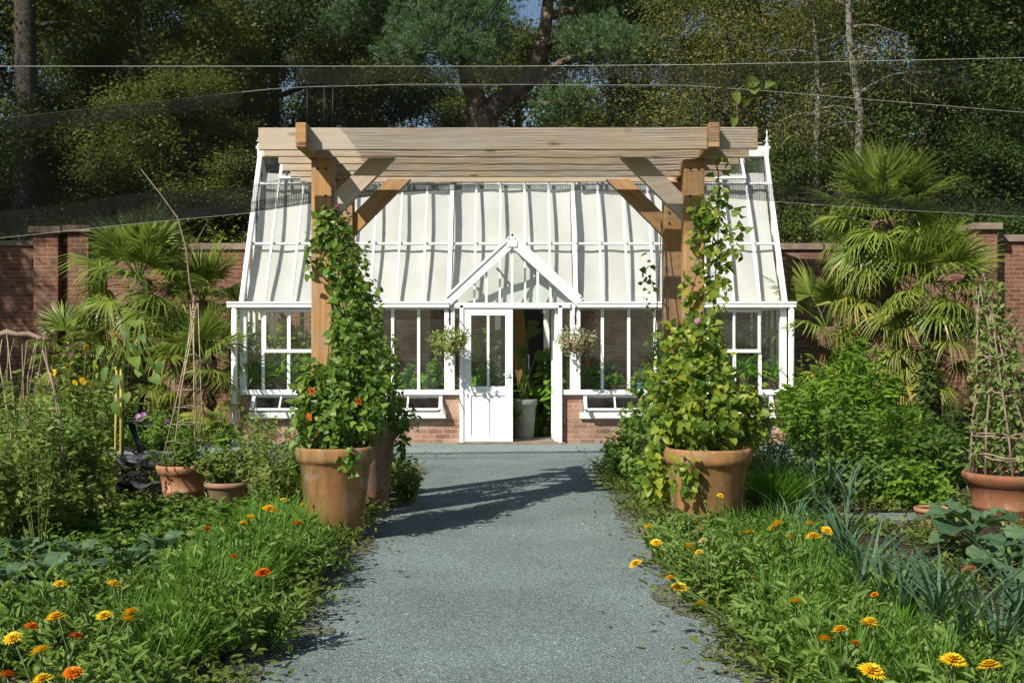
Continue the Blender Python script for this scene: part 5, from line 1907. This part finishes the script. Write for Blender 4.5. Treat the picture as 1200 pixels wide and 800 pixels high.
MB().box(p0.x - .085, p0.x + .085, 20.872, 20.878, p0.z - .105, p0.z + .105).build('black_face', M['blackdoor'], pl)
MB().bar((p0.x - .035, 20.868, p0.z - .03), (p0.x + .035, 20.868, p0.z + .04), .004, .025).build('white_stroke', M['white'], pl)
MB().box(p0.x - .012, p0.x + .012, 20.905, WY - .055, p0.z - .012, p0.z + .012).build('wall_fixing', M['black'], pl)

# ================================================================== BEDS: wall beds
sheet('wall_bed', [(-11, 16.9), (-4.6, 16.9), (-4.6, WY - .01), (-11, WY - .01)], .012, M['soil'])
sheet('wall_bed', [(4.6, 14.4), (12, 14.4), (12, WY - .01), (4.6, WY - .01)], .014, M['soil'])


def plant(name, label, px, Y, h, r, ns, nl, L, W, m, tm='oval', shape='dome', up=.4, seed=0, cat='plant', group=None, sm=None, base=.12, r0=.15, jit=.03):
    t = thing(name, label, cat, G(px, Y), 0, group)
    bush(t, h, r, ns, nl, L, W, M[m], sm, tm, shape, up, base, .007, jit, seed, r0=r0)
    return t


# --- daisy side of the path
t = plant('pot_plant', 'mixed herbs with dark flower spikes filling the banded cane pot', 215, 11.2, .36, .28, 20, 420, .075, .03, 'l_mid', 'lance', 'dome', .5, 60)
t.location.z = .36
t = plant('pot_plant', 'pale herb overflowing the small dull terracotta pot', 268, 10.7, .42, .27, 24, 620, .07, .035, 'l_wild', 'oval', 'dome', .5, 61)
t.location.z = .27
plant('wild_shrub', 'tall pale wildflower clump between the small dull pot and the stained tall pot', 325, 10.35, .98, .33, 26, 900, .075, .03, 'l_wild', 'lance', 'spray', .5, 62)
plant('wild_shrub', 'yellowish bushy weed behind the wildflower clump beside the low vent', 312, 11.4, 1.0, .30, 20, 620, .07, .035, 'l_pea', 'oval', 'spray', .5, 63)
plant('trailing_weed', 'weedy plant at the foot of the half hidden tall pot by the path', 474, 11.5, .45, .14, 12, 260, .07, .04, 'l_mid', 'oval', 'dome', .3, 64)
plant('trailing_weed', 'straggly weed with yellow flowers on the path edge before the greenhouse', 470, 12.2, .40, .20, 12, 260, .07, .04, 'l_wild', 'oval', 'dome', .3, 65)
plant('tall_weed', 'tall dry stemmed weed standing at the path corner of the low vent', 300, 12.6, .9, .2, 10, 200, .06, .025, 'l_wild', 'lance', 'column', .4, 66)
# purple cabbages


def kale(t, n, L, W, lmat, seed, h0=.25, stalk=True, ruff=.12, up=(.25, .95)):
    g = np.random.default_rng(seed)
    mb = MB()
    V, Fs = [], []
    nn, m = 15, 9
    for k in range(n):
        a = k * 2.399 + g.uniform(-.3, .3)
        u_ = (k + .5) / n
        el = up[0] + (up[1] - up[0]) * u_ + g.uniform(-.1, .1)
        z0 = h0 * (.35 + .65 * u_)
        ln = L * g.uniform(.75, 1.05) * (1 - .35 * max(0, u_ - .6))
        dr = Vector((math.cos(a) * math.cos(el), math.sin(a) * math.cos(el), math.sin(el)))
        side = Vector((-math.sin(a), math.cos(a), 0))
        upv = side.cross(dr) * -1
        if upv.z < 0:
            upv = -upv
        b = Vector((0, 0, z0))
        mid_ = b + dr * ln * .35
        mb.tube([b, b + dr * ln * .2, mid_, mid_ + dr * ln * .30 + upv * .004 + Vector((0, 0, -.06 * ln)), mid_ + dr * ln * .52 + upv * .003 + Vector((0, 0, -.175 * ln))], [.009, .008, .006, .005, .002], 5, cap=False)
        c0_ = len(V)
        ph = g.uniform(0, 6)
        for i in range(nn):
            u = i / (nn - 1)
            w = W * ln / L * (math.sin(PI * min(.97, .10 + u * .86)) ** .6) * (1 + .10 * math.sin(i * 1.5 + ph) + .05 * math.sin(i * 3.1 + 2 * ph))
            c_ = mid_ + dr * ln * .68 * u + Vector((0, 0, -.30 * ln * u * u))
            for j in range(m):
                v_ = (j / (m - 1) - .5) * 2
                rz = ruff * w * math.sin(i * 1.35 + v_ * 3 + ph) * abs(v_) ** 1.5 + .22 * w * abs(v_)
                V.append(tuple(c_ + side * w * v_ + upv * rz))
        for i in range(nn - 1):
            for j in range(m - 1):
                q_ = c0_ + i * m + j
                Fs.append((q_, q_ + 1, q_ + m + 1, q_ + m))
    if stalk:
        mb.tube([(0, 0, 0), (0.01, 0, h0)], [.02, .016], 7)
    mb.build('stalks', M['stem'], t, world=False)
    me = np_mesh('leaves', V, Fs)
    me.polygons.foreach_set('use_smooth', [True] * len(me.polygons))
    link('leaves', me, lmat, t)


for px, Y, sd, lab in ((152, 11.6, 1, 'purple kale beside the pair of yellow canes'), (178, 11.3, 2, 'dark purple kale beside the banded cane pot'), (168, 12.2, 3, 'purple kale set back towards the dark metal stand'),
                       (120, 11.2, 4, 'purple grey kale at the weedy end of its row')):
    t = thing('purple_kale', lab, 'kale', G(px, Y), 0, 'purple kale plants')
    kale(t, 13, .34, .12, M['l_purple'], 70 + sd, .30)
for px, Y, sd, lab in ((28, 7.9, 1, 'blue green kale below the tangle of twigs'), (92, 7.7, 2, 'blue green kale with broad leaves between the yellow marigolds and the herb row'), (150, 7.5, 3, 'low blue green kale next to the tall grass tuft row'),
                       (58, 7.1, 4, 'shaded kale just behind the two yellow marigolds'), (8, 6.9, 5, 'shaded kale cut by the picture edge above the orange marigolds'), (195, 8.0, 6, 'pale kale in the middle of the low herb rows')):
    t = thing('kale', lab, 'kale', G(px, Y), 0, 'kale plants in the marigold bed')
    kale(t, 13, .30, .085, M['l_blue'], 80 + sd, .14, True, .15)
# rows of low leafy vegetables
rowlab = ['low leafy vegetable in the row in front of the terracotta pots', 'low leafy vegetable in the middle row of the marigold bed', 'low leafy vegetable in the row behind the kale']
proto_v = None
for r_, (Y, xs_) in enumerate(((9.9, (125, 165, 205, 245, 285, 322)), (9.1, (110, 150, 190, 232, 272, 312)), (8.4, (100, 145, 188, 230, 270)))):
    for i, px in enumerate(xs_):
        if proto_v is None:
            proto_v = thing('leafy_vegetable', rowlab[r_], 'vegetable plant', G(px, Y), 0, rowlab[r_])
            kale(proto_v, 16, .24, .05, M['l_mid'], 91, .05, False, .4)
            bush(proto_v, .26, .2, 16, 260, .085, .05, M['l_mid'], None, 'oval', 'dome', .3, .2, .004, .02, 92)
        else:
            dup(proto_v, (G(px + random.uniform(-6, 6), Y)[0], Y + random.uniform(-.15, .15), 0.02), random.uniform(0, 6), random.uniform(.8, 1.15), rowlab[r_], rowlab[r_])
# bright grassy tufts along the edge
tl = 'bright green grassy tuft along the marigold bed edge'
proto_g = thing('grass_tuft', tl, 'grass tuft', G(335, 8.75), 0, 'grassy tufts at the bed edge')
clump(proto_g, 330, .42, .15, .010, M['l_chive'], lean=.45, seed=93)
for px, Y, sc in ((318, 8.5, 1.1), (310, 8.3, 1.05), (338, 8.1, .85), (305, 7.9, 1.1), (325, 7.7, 1.0), (283, 7.6, 1.0), (300, 7.35, .95), (262, 7.2, 1.0), (240, 6.9, .95), (280, 6.8, .9), (348, 8.45, .65), (215, 6.55, .9), (255, 6.4, .85), (185, 6.2, .8), (222, 5.9, .85), (150, 5.8, .8), (190, 5.5, .8)):
    dup(proto_g, (G(px, Y)[0], Y, .02), random.uniform(0, 6), sc, tl, 'grassy tufts at the bed edge')
tl3 = 'grassy tuft among the marigolds on the leek side of the path'
for k, (px, Y, sc) in enumerate(((880, 8.2, .9), (905, 7.9, 1.0), (930, 7.6, .95), (900, 7.2, .9), (935, 7.0, 1.0), (960, 6.7, .9), (945, 6.3, .9), (985, 6.1, .85), (985, 7.1, .8), (865, 8.7, .8), (920, 8.6, .9), (1010, 5.7, .8), (1060, 5.6, .8), (870, 7.6, .8), (930, 5.8, .8), (1010, 6.6, .9), (1040, 5.2, .9), (975, 5.3, .9), (1000, 4.9, .85), (910, 6.4, .8), (1090, 4.9, .85))):
    dup(proto_g, (G(px, Y)[0], Y, .02), random.uniform(0, 6), sc, tl3, 'grassy tufts on the leek side')
# wild tall growth
for i, (px, Y, h, r, m, lab) in enumerate((
        (18, 9.6, 1.45, .36, 'l_wild', 'tallest straggling weed rising through the twig frame'), (60, 10.0, 1.15, .36, 'l_mid', 'leafy weed under the crooked pole end'),
        (100, 10.1, .95, .30, 'l_wild', 'yellowish weed between the twig poles and the purple kale'), (8, 8.7, 1.05, .34, 'l_olive', 'olive green weed at the picture edge below the twigs'),
        (48, 8.9, .85, .30, 'l_olive', 'low olive weed in front of the slanting twig pole'), (66, 11.2, 1.0, .34, 'l_mid', 'dark green bushy plant behind the yellowish weed'),
        (112, 9.5, .55, .24, 'l_wild', 'short seeding weed beside the low vegetable rows'), (35, 11.6, 1.25, .4, 'l_mid', 'tall green plant behind the twig frame'))):
    plant('wild_plant', lab, px, Y, h, r, 18, 620, .085, .045, m, 'oval', 'spray', .3, 100 + i, group='wild growth in the marigold bed')
for i, (px, Y, h, lab) in enumerate(((28, 9.0, 1.55, 'tall wispy seeding stem rising past the crooked pole'), (70, 9.3, 1.45, 'tall wispy stem beside the slanting twig pole'),
                                     (112, 10.3, 1.5, 'tall wispy stem between the twig poles and the yellow canes'), (48, 8.4, 1.2, 'wispy yellowing stem in front of the low olive weed'))):
    plant('tall_weed', lab, px, Y, h, .16, 7, 170, .06, .03, 'l_wild', 'lance', 'column', .3, 170 + i)
# sunflowers and yellow daisies behind
t = plant('daisy_bush', 'tall bush with golden dark eyed flowers in front of the brick piers', 82, 12.6, 1.5, .45, 22, 700, .10, .055, 'l_mid', 'oval', 'spray', .2, 110)
for px, py in ((79, 429), (62, 437), (97, 446), (112, 427), (88, 448), (135, 396), (101, 407)):
    w = P(px, py, 12.3) - t.location
    put_flower(RUDB, t, w, (R(65), R(-20)), 1.05 if (px + py) % 2 else .8)
    MB().tube([w + t.location, Vector((t.location.x + w.x * .4, 12.6, .7))], .006, 4).build('flower_stalk', M['stem'], t)
t = thing('sunflower', 'big leaved sunflower without bloom tied to the yellow canes', 'sunflower', G(142, 12.05))
mb = MB()
mb.tube([(0, 0, 0), (.02, 0, 1.0), (.05, -.02, 1.75)], [.02, .016, .008], 7)
mb.build('stem', M['stem'], t, world=False)
lp = [P(px, py, 11.95) - t.location for px, py in ((125, 430), (155, 418), (165, 432), (138, 440), (150, 400), (175, 405), (120, 405), (160, 450), (170, 420), (143, 425), (130, 415), (147, 385), (158, 375), (182, 425), (135, 395), (166, 392), (115, 420), (148, 460), (178, 440), (160, 405), (128, 445), (145, 412), (152, 395), (136, 470))]
nL = len(lp)
dd = np.array([[p.x * 1.5, -.4, -.55] for p in lp]) + rng.normal(0, .2, (nL, 3))
leaves_obj('leaves', [tuple(p) for p in lp], dd, np.array([[p.x, -.8, .5] for p in lp]) + rng.normal(0, .35, (nL, 3)), rng.uniform(.08, .20, nL), rng.uniform(.06, .14, nL), 'big', M['l_mid'], t)
plant('hedge_shrub', 'yellow green shrub in front of the upright fan palm', 95, 15.2, 1.75, .70, 34, 1900, .11, .045, 'l_palm', 'lance', 'dome', .3, 111)
plant('hedge_shrub', 'mid green shrub between the daisy bush and the ragged palm', 120, 17.6, 1.2, .5, 26, 900, .11, .06, 'l_mid', 'oval', 'dome', .2, 112)
t = plant('flower_bush', 'low green bush with mauve flowers beside the dark metal stand', 178, 17.2, .62, .7, 40, 1500, .08, .04, 'l_mid', 'oval', 'dome', .4, 113)
for px, py in ((150, 492), (156, 498), (162, 488), (168, 486), (174, 500), (196, 494), (146, 486), (160, 495)):
    put_flower(MAUVEF, t, P(px, py, 16.75) - t.location, (R(55), R(-20)), 1.0)
plant('hedge_shrub', 'dark shrub at the wall foot behind the twig frame', 30, 18.2, 1.2, .9, 30, 900, .12, .06, 'l_laurel', 'oval', 'dome', .2, 114)
plant('wall_plant', 'dark broad leaved plant beside the greenhouse downpipe and cane wigwam', 262, 17.6, .6, .22, 8, 40, .26, .12, 'l_mid', 'heart', 'dome', .2, 115)
plant('hedge_shrub', 'brownish shrub under the ragged palm by the wall', 215, 18.9, .9, .5, 24, 600, .10, .03, 'l_wild', 'lance', 'spray', .4, 116)

# --- right bed
plant('willow_shrub', 'large bright green willow leaved shrub below the tallest fan palm', 1000, 14.6, 1.72, .72, 64, 2300, .17, .034, 'l_bright', 'lance', 'dome', .25, 120)
plant('willow_shrub', 'narrow willow leaved shrub tight against the greenhouse downpipe', 946, 16.0, 1.45, .42, 34, 1000, .16, .032, 'l_bright', 'lance', 'dome', .25, 121)
plant('green_bush', 'fresh green bush in front of the palm trunk and ivy stem', 1062, 12.8, .98, .55, 44, 1700, .08, .05, 'l_bright', 'oval', 'dome', .4, 122)
plant('green_bush', 'shaded green bush between fresh green bush and red pot', 1098, 12.2, .85, .45, 34, 1100, .08, .05, 'l_mid', 'oval', 'dome', .4, 123)
plant('green_bush', 'low bright bush just behind the small shallow pot', 1075, 10.8, .5, .36, 26, 760, .075, .045, 'l_bright', 'oval', 'dome', .4, 124)
plant('tall_weed', 'tall leafy weed with tiny yellow bloom in front of the willow leaved shrub', 968, 11.2, 1.42, .38, 20, 760, .085, .05, 'l_mid', 'oval', 'spray', .2, 125)
plant('tall_weed', 'dark green weed patch right of the leek row under the bushes', 1018, 11.0, .80, .40, 24, 820, .08, .04, 'l_mid', 'lance', 'dome', .3, 126)['label'] = 'dark green weed patch between the far leeks and the bushes'
t = thing('ivy_stem', 'narrow column of ivy leaves hanging beside the dark palm trunk', 'ivy', G(1085, 16.2))
climber(t, [(t.location.x, 16.2, .95, .10, .1, .62, 260)], .10, .07, M['l_laurel'], 30, stems=[[Vector((t.location.x, 16.25, 0)), Vector((t.location.x, 16.25, 1.6))]])
plant('hedge_shrub', 'dark shrub behind the stick wigwam at the wall foot', 1165, 15.5, 1.3, .8, 30, 900, .12, .05, 'l_laurel', 'oval', 'dome', .2, 127)
plant('border_bush', 'yellow green bush spilling over the gravel near the open low vent', 742, 14.2, .75, .42, 36, 1200, .085, .05, 'l_vine', 'oval', 'dome', .3, 128)
plant('border_bush', 'mid green bush beside the path between greenhouse and shaded pot', 748, 12.9, .62, .36, 30, 900, .08, .05, 'l_mid', 'oval', 'dome', .3, 129)
plant('border_bush', 'low bush at the path edge in front of the shaded pot', 762, 11.8, .45, .30, 24, 600, .075, .05, 'l_vine', 'oval', 'dome', .3, 130)
plant('border_bush', 'tangled bush against the low vent behind the yellow tinged climber', 850, 14.6, 1.05, .55, 40, 1300, .08, .04, 'l_mid', 'oval', 'spray', .3, 131)
plant('border_bush', 'pale feathery bush between the wide orange pot and the last low vent', 895, 13.2, .85, .40, 34, 900, .08, .025, 'l_pea', 'lance', 'spray', .5, 132)
t = thing('grass_tuft', 'yellow green feathery tuft in the dark brown pot', 'grass tuft', (pots['dark'].location.x, 9.7, .22))
clump(t, 420, .42, .14, .014, M['l_chive'], lean=.55, seed=140)
# leeks
ll = ['blue green leek in the far leek patch by the willow leaved shrub', 'blue green leek in the near leek row beside the marigolds']
proto_l = None
spots = [(0, px, Y) for px, Y in ((925, 11.6), (940, 11.1), (955, 10.6), (972, 10.3), (945, 12.0), (962, 11.5), (930, 10.4), (990, 10.1), (915, 12.3), (985, 11.3))]
spots += [(1, px, Y) for px, Y in ((930, 8.6), (955, 8.0), (980, 7.5), (1000, 7.0), (1020, 6.7), (1045, 6.4), (1070, 6.2), (1095, 6.0), (1120, 5.8), (1150, 5.6), (1010, 6.3), (1040, 6.0), (1068, 5.8), (1095, 5.5), (1130, 5.3), (1165, 5.2), (1188, 5.6), (970, 7.0))]
for k, px, Y in spots:
    if proto_l is None:
        proto_l = thing('leek', ll[k], 'leek', G(px, Y), 0, ll[k].split(' leek in ')[1])
        proto_l['group'] = 'leeks of the far patch'
        MB().tube([(0, 0, 0), (0, 0, .22)], [.017, .014], 8).build('shank', M['l_leek'], proto_l, world=False)
        g = np.random.default_rng(6)
        n = 19
        a = np.arange(n) * PI + g.normal(0, .5, n)
        pos = np.stack([g.normal(0, .006, n), g.normal(0, .006, n), .14 + .1 * np.arange(n) / n], 1)
        ln = g.uniform(.18, .75, n)
        d = np.stack([np.cos(a) * ln, np.sin(a) * ln, np.ones(n)], 1)
        nr = np.stack([-np.cos(a), -np.sin(a), .4 * np.ones(n)], 1)
        leaves_obj('leaves', pos, d, nr, g.uniform(.30, .54, n), .021, 'blade', M['l_leek'], proto_l, droop=1.8)
    else:
        dup(proto_l, (G(px + random.uniform(-6, 6), Y)[0], Y + random.uniform(-.1, .1), 0.02), random.uniform(0, 6), random.uniform(.7, 1.0), ll[k], ('leeks of the far patch', 'leeks of the near row')[k])
for px, Y, n_, L_, sd, lab in ((1140, 8.1, 15, .46, 1, 'large kale with veined leaves in front of the red pot'), (1180, 7.2, 9, .38, 2, 'kale with pale leaves below the large kale at the picture edge')):
    t = thing('kale', lab, 'kale', G(px, Y), 0)
    kale(t, n_, L_, .15, M['l_blue'], 150 + sd, .30, True, .18, (.1, .8))
# bricks and a paving slab in the soil
for px, Y, rz, lab in ((1100, 8.9, .5, 'broken red brick lying by the shallow pot and large kale'), (1135, 7.7, 1.2, 'loose red brick on the bare soil under the large kale')):
    t = thing('loose_brick', lab, 'brick', (*G(px, Y)[:2], .05), rz)
    MB().obox((-.11, -.05, 0), (.22, 0, 0), (0, .10, 0), (0, 0, .07)).build('brick_body', M['terra4'], t, world=False, bevel=.008)
t = thing('paving_slab', 'grey paving slab lying between the leeks and the bushes', 'slab', (*G(1040, 10.05)[:2], .04))
MB().box(-.35, .35, -.18, .18, 0, .045).build('slab_body', M['gravel'], t, world=False, bevel=.008)

# ================================================================== MARIGOLDS
FLW = [  # photo column, row, petal colour, size
    (70, 685, 'yellow', 1), (133, 685, 'yellow', 1), (65, 724, 'gold', 1.1), (37, 735, 'orange', 1), (15, 748, 'yellow', .9), (89, 746, 'deep', .9), (122, 722, 'yellow', .9), (153, 719, 'gold', 1.1), (150, 727, 'yellow', 1.0),
    (48, 764, 'yellow', 1.1), (85, 789, 'orange', 1), (8, 792, 'orange', 1), (50, 797, 'yellow', 1), (242, 621, 'orange', 1.1), (274, 653, 'orange', .9), (308, 672, 'deep', 1.2), (294, 606, 'yellow', .9), (315, 597, 'gold', 1.2), (324, 600, 'gold', 1.1),
    (349, 614, 'orange', .9), (285, 613, 'yellow', .8), (332, 586, 'yellow', .9), (355, 592, 'yellow', .7),
    (745, 661, 'yellow', 1), (760, 618, 'yellow', 1.1), (765, 602, 'pale', 1), (769, 636, 'yellow', .9), (785, 678, 'gold', .8), (796, 689, 'yellow', 1.1), (818, 621, 'pale', 1), (824, 634, 'pale', .8), (807, 641, 'yellow', 1.1), (819, 647, 'yellow', .7),
    (877, 625, 'yellow', 1.1), (912, 615, 'gold', 1.2), (905, 620, 'yellow', 1), (949, 615, 'yellow', 1.1), (953, 630, 'yellow', 1.3), (969, 622, 'gold', 1.1), (924, 630, 'yellow', .8), (819, 561, 'yellow', .9), (844, 581, 'yellow', .8),
    (932, 706, 'yellow', 1), (985, 739, 'gold', 1.1), (1015, 732, 'gold', 1.1), (1020, 729, 'yellow', 1), (966, 750, 'gold', .9), (1002, 754, 'orange', .7), (821, 708, 'gold', .7), (1021, 788, 'yellow', 1.2), (1117, 775, 'yellow', 1.2), (1112, 778, 'yellow', 1.1), (1160, 782, 'yellow', 1.1), (1025, 697, 'orange', .6), (882, 676, 'yellow', .5),
]
flw = []
for i, (px, py, c, sc) in enumerate(FLW):
    z = .39 + .04 * math.sin(i * 1.7)
    if py < 600:
        z = .42 + .06 * math.sin(i * 2.3)
    Y = gY(py, z)
    flw.append((P(px, py, Y), c, sc, px, py))
clusters = []
for f in flw:
    for c in clusters:
        if sum(((f[0] - k[0]).to_2d()).length for k in c) / len(c) < .30:
            c.append(f)
            break
    else:
        clusters.append([f])
NUM = {1: 'one', 2: 'two', 3: 'three', 4: 'four', 5: 'five', 6: 'six'}
CLAB = {
    0: 'marigold with one yellow flower directly in front of the broad leaved kale',
    1: 'marigold with one yellow flower between the kale and the grassy tufts',
    2: 'widest marigold of its bed with one orange, one yellow and two golden flowers',
    3: 'marigold with mixed yellow and deep orange flowers in the near corner of the kale bed',
    4: 'marigold with one yellow flower close behind the mixed yellow and deep orange plant',
    5: 'marigold with one orange flower in the bottom corner of the kale bed',
    6: 'marigold with one yellow flower nearest the camera in the kale bed',
    7: 'marigold with one orange and one yellow flower between vegetable rows and grassy tufts',
    8: 'marigold with one small orange flower in the middle of the grassy tufts',
    9: 'marigold with one deep orange flower overhanging the path edge below the stained pot',
    10: 'marigold with one yellow and one golden flower at the back of the grassy tufts',
    11: 'marigold with one golden flower among grass just in front of the tall stained pot',
    12: 'marigold with one orange flower at the base of the tall stained pot',
    13: 'marigold with one yellow flower highest in the grass beside the tall stained pot',
    14: 'marigold with one small yellow flower against the side of the tall stained pot',
    15: 'marigold with one yellow flower leaning furthest out over the gravel path',
    16: 'marigold with one yellow flower below the pale one at the foot of the orange pot',
    17: 'marigold with one pale yellow flower beside the trailing leaves of the orange pot',
    18: 'marigold with several yellow flowers and a pale one on the path edge',
    19: 'marigold with one golden and one yellow flower where the leek bed meets the gravel',
    20: 'marigold with one pale cream flower in front of the wide orange pot',
    21: 'marigold with four yellow and golden flowers between orange pot and far leeks',
    22: 'marigold with one yellow flower standing before the far leeks',
    23: 'marigold with a large yellow and a golden flower beside the near leek row',
    24: 'marigold with one yellow flower against the wide orange pot wall',
    25: 'marigold with one small yellow flower standing in front of the wide orange pot side',
    26: 'marigold with five yellow, golden and orange flowers in the near leek bed',
    27: 'marigold with one golden flower beside the five flowered plant, towards the path',
    28: 'marigold with one tiny golden flower low on the path edge below the grassy tufts',
    29: 'marigold with one large yellow flower nearest the camera in the leek bed',
    30: 'marigold with three large yellow flowers in the near corner by the leeks',
    31: 'marigold with one tiny orange flower in front of the near leek row',
    32: 'marigold with one tiny yellow flower in the middle of the leek side grass',
}
for i, c in enumerate(clusters):
    cx_ = sum(k[0].x for k in c) / len(c)
    cy_ = sum(k[0].y for k in c) / len(c)
    cols = [k[1] for k in c]
    lab = CLAB.get(i)
    if lab is None:
        lab = 'marigold plant %d %s' % (i, ' '.join(cols))
        print('CLUSTER', i, [(k[3], k[4], k[1]) for k in c], round(cx_, 2), round(cy_, 2))
    if 0 < cx_ < (1.12 if cy_ > 6.5 else 1.28):
        cx_ = 1.12 if cy_ > 6.5 else 1.28
    t = thing('marigold', lab, 'marigold', (cx_, cy_ + .03, .02), 0, 'marigolds edging the path')
    bush(t, .34, .20, 20, 340, .075, .024, M['l_cal'], None, 'oval', 'spray', .6, .12, .005, .02, 200 + i)
    mb = MB()
    for k in c:
        w = k[0] - t.location
        put_flower(FL[k[1]], t, w, (R(random.uniform(4, 30)), R(random.uniform(-18, 12))), k[2] * random.uniform(1.1, 1.4))
        mb.tube([(w.x * .2, w.y * .2, .02), (w.x * .55, w.y * .55, w.z * .6), (w.x * .85, w.y * .85, w.z * .88), (w.x, w.y, w.z)], .0035, 4)
    mb.build('flower_stalks', M['stem'], t, world=False)
    for q_ in range(2):
        a_ = random.uniform(0, 6)
        bx, by, bz = .13 * math.cos(a_), .13 * math.sin(a_), random.uniform(.30, .38)
        bm_ = MB()
        bm_.tube([(bx * .3, by * .3, .05), (bx, by, bz)], .003, 4)
        bm_.lathe([(.001, 0), (.008, .004), (.011, .012), (.008, .022), (.001, .026)], 8, (bx, by, bz))
        bm_.build('flower_bud', M['stem'], t, world=False)
# marigold plants without open flowers fill the borders
tl2 = 'leafy marigold plant without open flowers in the border'
proto_m = thing('marigold', tl2, 'marigold', G(780, 8.6), 0, 'flowerless marigolds')
bush(proto_m, .33, .23, 24, 420, .075, .024, M['l_cal'], None, 'oval', 'spray', .6, .12, .005, .02, 300)
g = random.Random(17)
fill = []
for k in range(62):
    if k % 5 < 2:
        Y = g.uniform(4.4, 8.2)
        x = -1.45 - g.uniform(0, 1) ** 1.3 * (.2 + .26 * (9 - Y) * .9)
    else:
        Y = g.uniform(4.4, 9.0)
        x = (1.10 if Y > 6.3 else 1.42) + g.uniform(0, 1) * (.8 if Y > 6 else .95)
    fill.append((x, Y))
for x, Y in fill:
    k_ = g.uniform(.75, 1.2)
    dup(proto_m, (x, Y, .02), g.uniform(0, 6), (k_, k_, k_ * g.uniform(.85, 1.3)), tl2, 'flowerless marigolds')

# ground cover weeds
g = np.random.default_rng(31)


def cover(x0, x1, y0, y1, nc, per, mat, seed):
    g = np.random.default_rng(seed)
    c = np.stack([g.uniform(x0, x1, nc), g.uniform(y0, y1, nc), np.full(nc, .05)], 1)
    n = nc * per
    cc = np.repeat(c, per, 0)
    off = g.normal(0, .09, (n, 3))
    off[:, 2] = np.abs(g.normal(0, .05, n)) + .01
    d = g.normal(0, 1, (n, 3))
    d[:, 2] = np.abs(d[:, 2]) * .6 + .1
    nr = g.normal(0, .3, (n, 3)) + np.array([0, 0, 1])
    return leaf_arrays(cc + off, d, nr, g.uniform(.03, .075, n), g.uniform(.012, .035, n), 'oval')


for x0, x1, y0, y1, nc, sd, lab in ((-7.5, -1.32, 4.2, 14.5, 620, 1, 'small weeds and seedlings covering the soil of the kale bed'), (1.2, 7.5, 4.2, 14.3, 420, 2, 'small weeds and seedlings covering the soil of the leek bed'),
                                    (-9, -4.4, 17.2, 20.8, 160, 3, 'low weeds at the foot of the wall behind the cane wigwam'), (4.6, 9.5, 14.6, 20.8, 200, 4, 'low weeds under the palms beside the greenhouse')):
    V, Fa = cover(x0, x1, y0, y1, nc, 60, None, sd)
    o = link('weeds', np_mesh('weeds', V, Fa), M['l_mid'] if sd != 2 else M['l_wild'])
    tag(o, lab, 'weeds', kind='stuff')
for x0, x1, sd, lab in ((-1.62, -1.15, 5, 'sparse weeds along the path edge below the stained pot'), (1.0, 1.4, 6, 'sparse weeds along the path edge below the wide orange pot')):
    V, Fa = cover(x0, x1, 4.5, 14.5, 110, 34, None, sd)
    o = link('weeds', np_mesh('weeds', V, Fa), M['l_olive'])
    tag(o, lab, 'weeds', kind='stuff')

# ================================================================== LIGHT, SKY, CAMERA
AZ, EL = R(41), R(40.5)
sd_ = Vector((-math.sin(AZ) * math.cos(EL), -math.cos(AZ) * math.cos(EL), math.sin(EL)))
w = bpy.data.worlds.new('World')
scene.world = w
w.use_nodes = True
nt = w.node_tree
bg = nt.nodes['Background']
sky = nt.nodes.new('ShaderNodeTexSky')
sky.sky_type = 'NISHITA'
sky.sun_disc = False
sky.sun_elevation = EL
sky.sun_rotation = PI + AZ
sky.air_density = 1.0
sky.dust_density = .6
sky.ozone_density = 1.6
nt.links.new(sky.outputs[0], bg.inputs[0])
bg.inputs[1].default_value = .068
sl = bpy.data.lights.new('sun', 'SUN')
sl.energy = 5.0
sl.angle = R(.5)
sl.color = (1, .955, .88)
so = bpy.data.objects.new('sun', sl)
so.rotation_euler = sd_.to_track_quat('Z', 'Y').to_euler()
so.location = sd_ * 60
C.objects.link(so)

cd = bpy.data.cameras.new('camera')
cd.sensor_width = 36
cd.lens = 42
cd.clip_end = 1500
cd.clip_start = .05
co = bpy.data.objects.new('camera', cd)
co.location = (0, 0, CAMH)
co.rotation_euler = (R(90), 0, 0)
C.objects.link(co)
scene.camera = co
scene.render.engine = 'CYCLES'
scene.cycles.max_bounces = 8
scene.cycles.transparent_max_bounces = 24
scene.cycles.diffuse_bounces = 6
scene.cycles.glossy_bounces = 3
scene.cycles.use_denoising = True
scene.render.resolution_x, scene.render.resolution_y = 1024, 682
scene.view_settings.view_transform = 'Standard'
scene.view_settings.look = 'None'
scene.view_settings.exposure = .62
scene.view_settings.gamma = 1
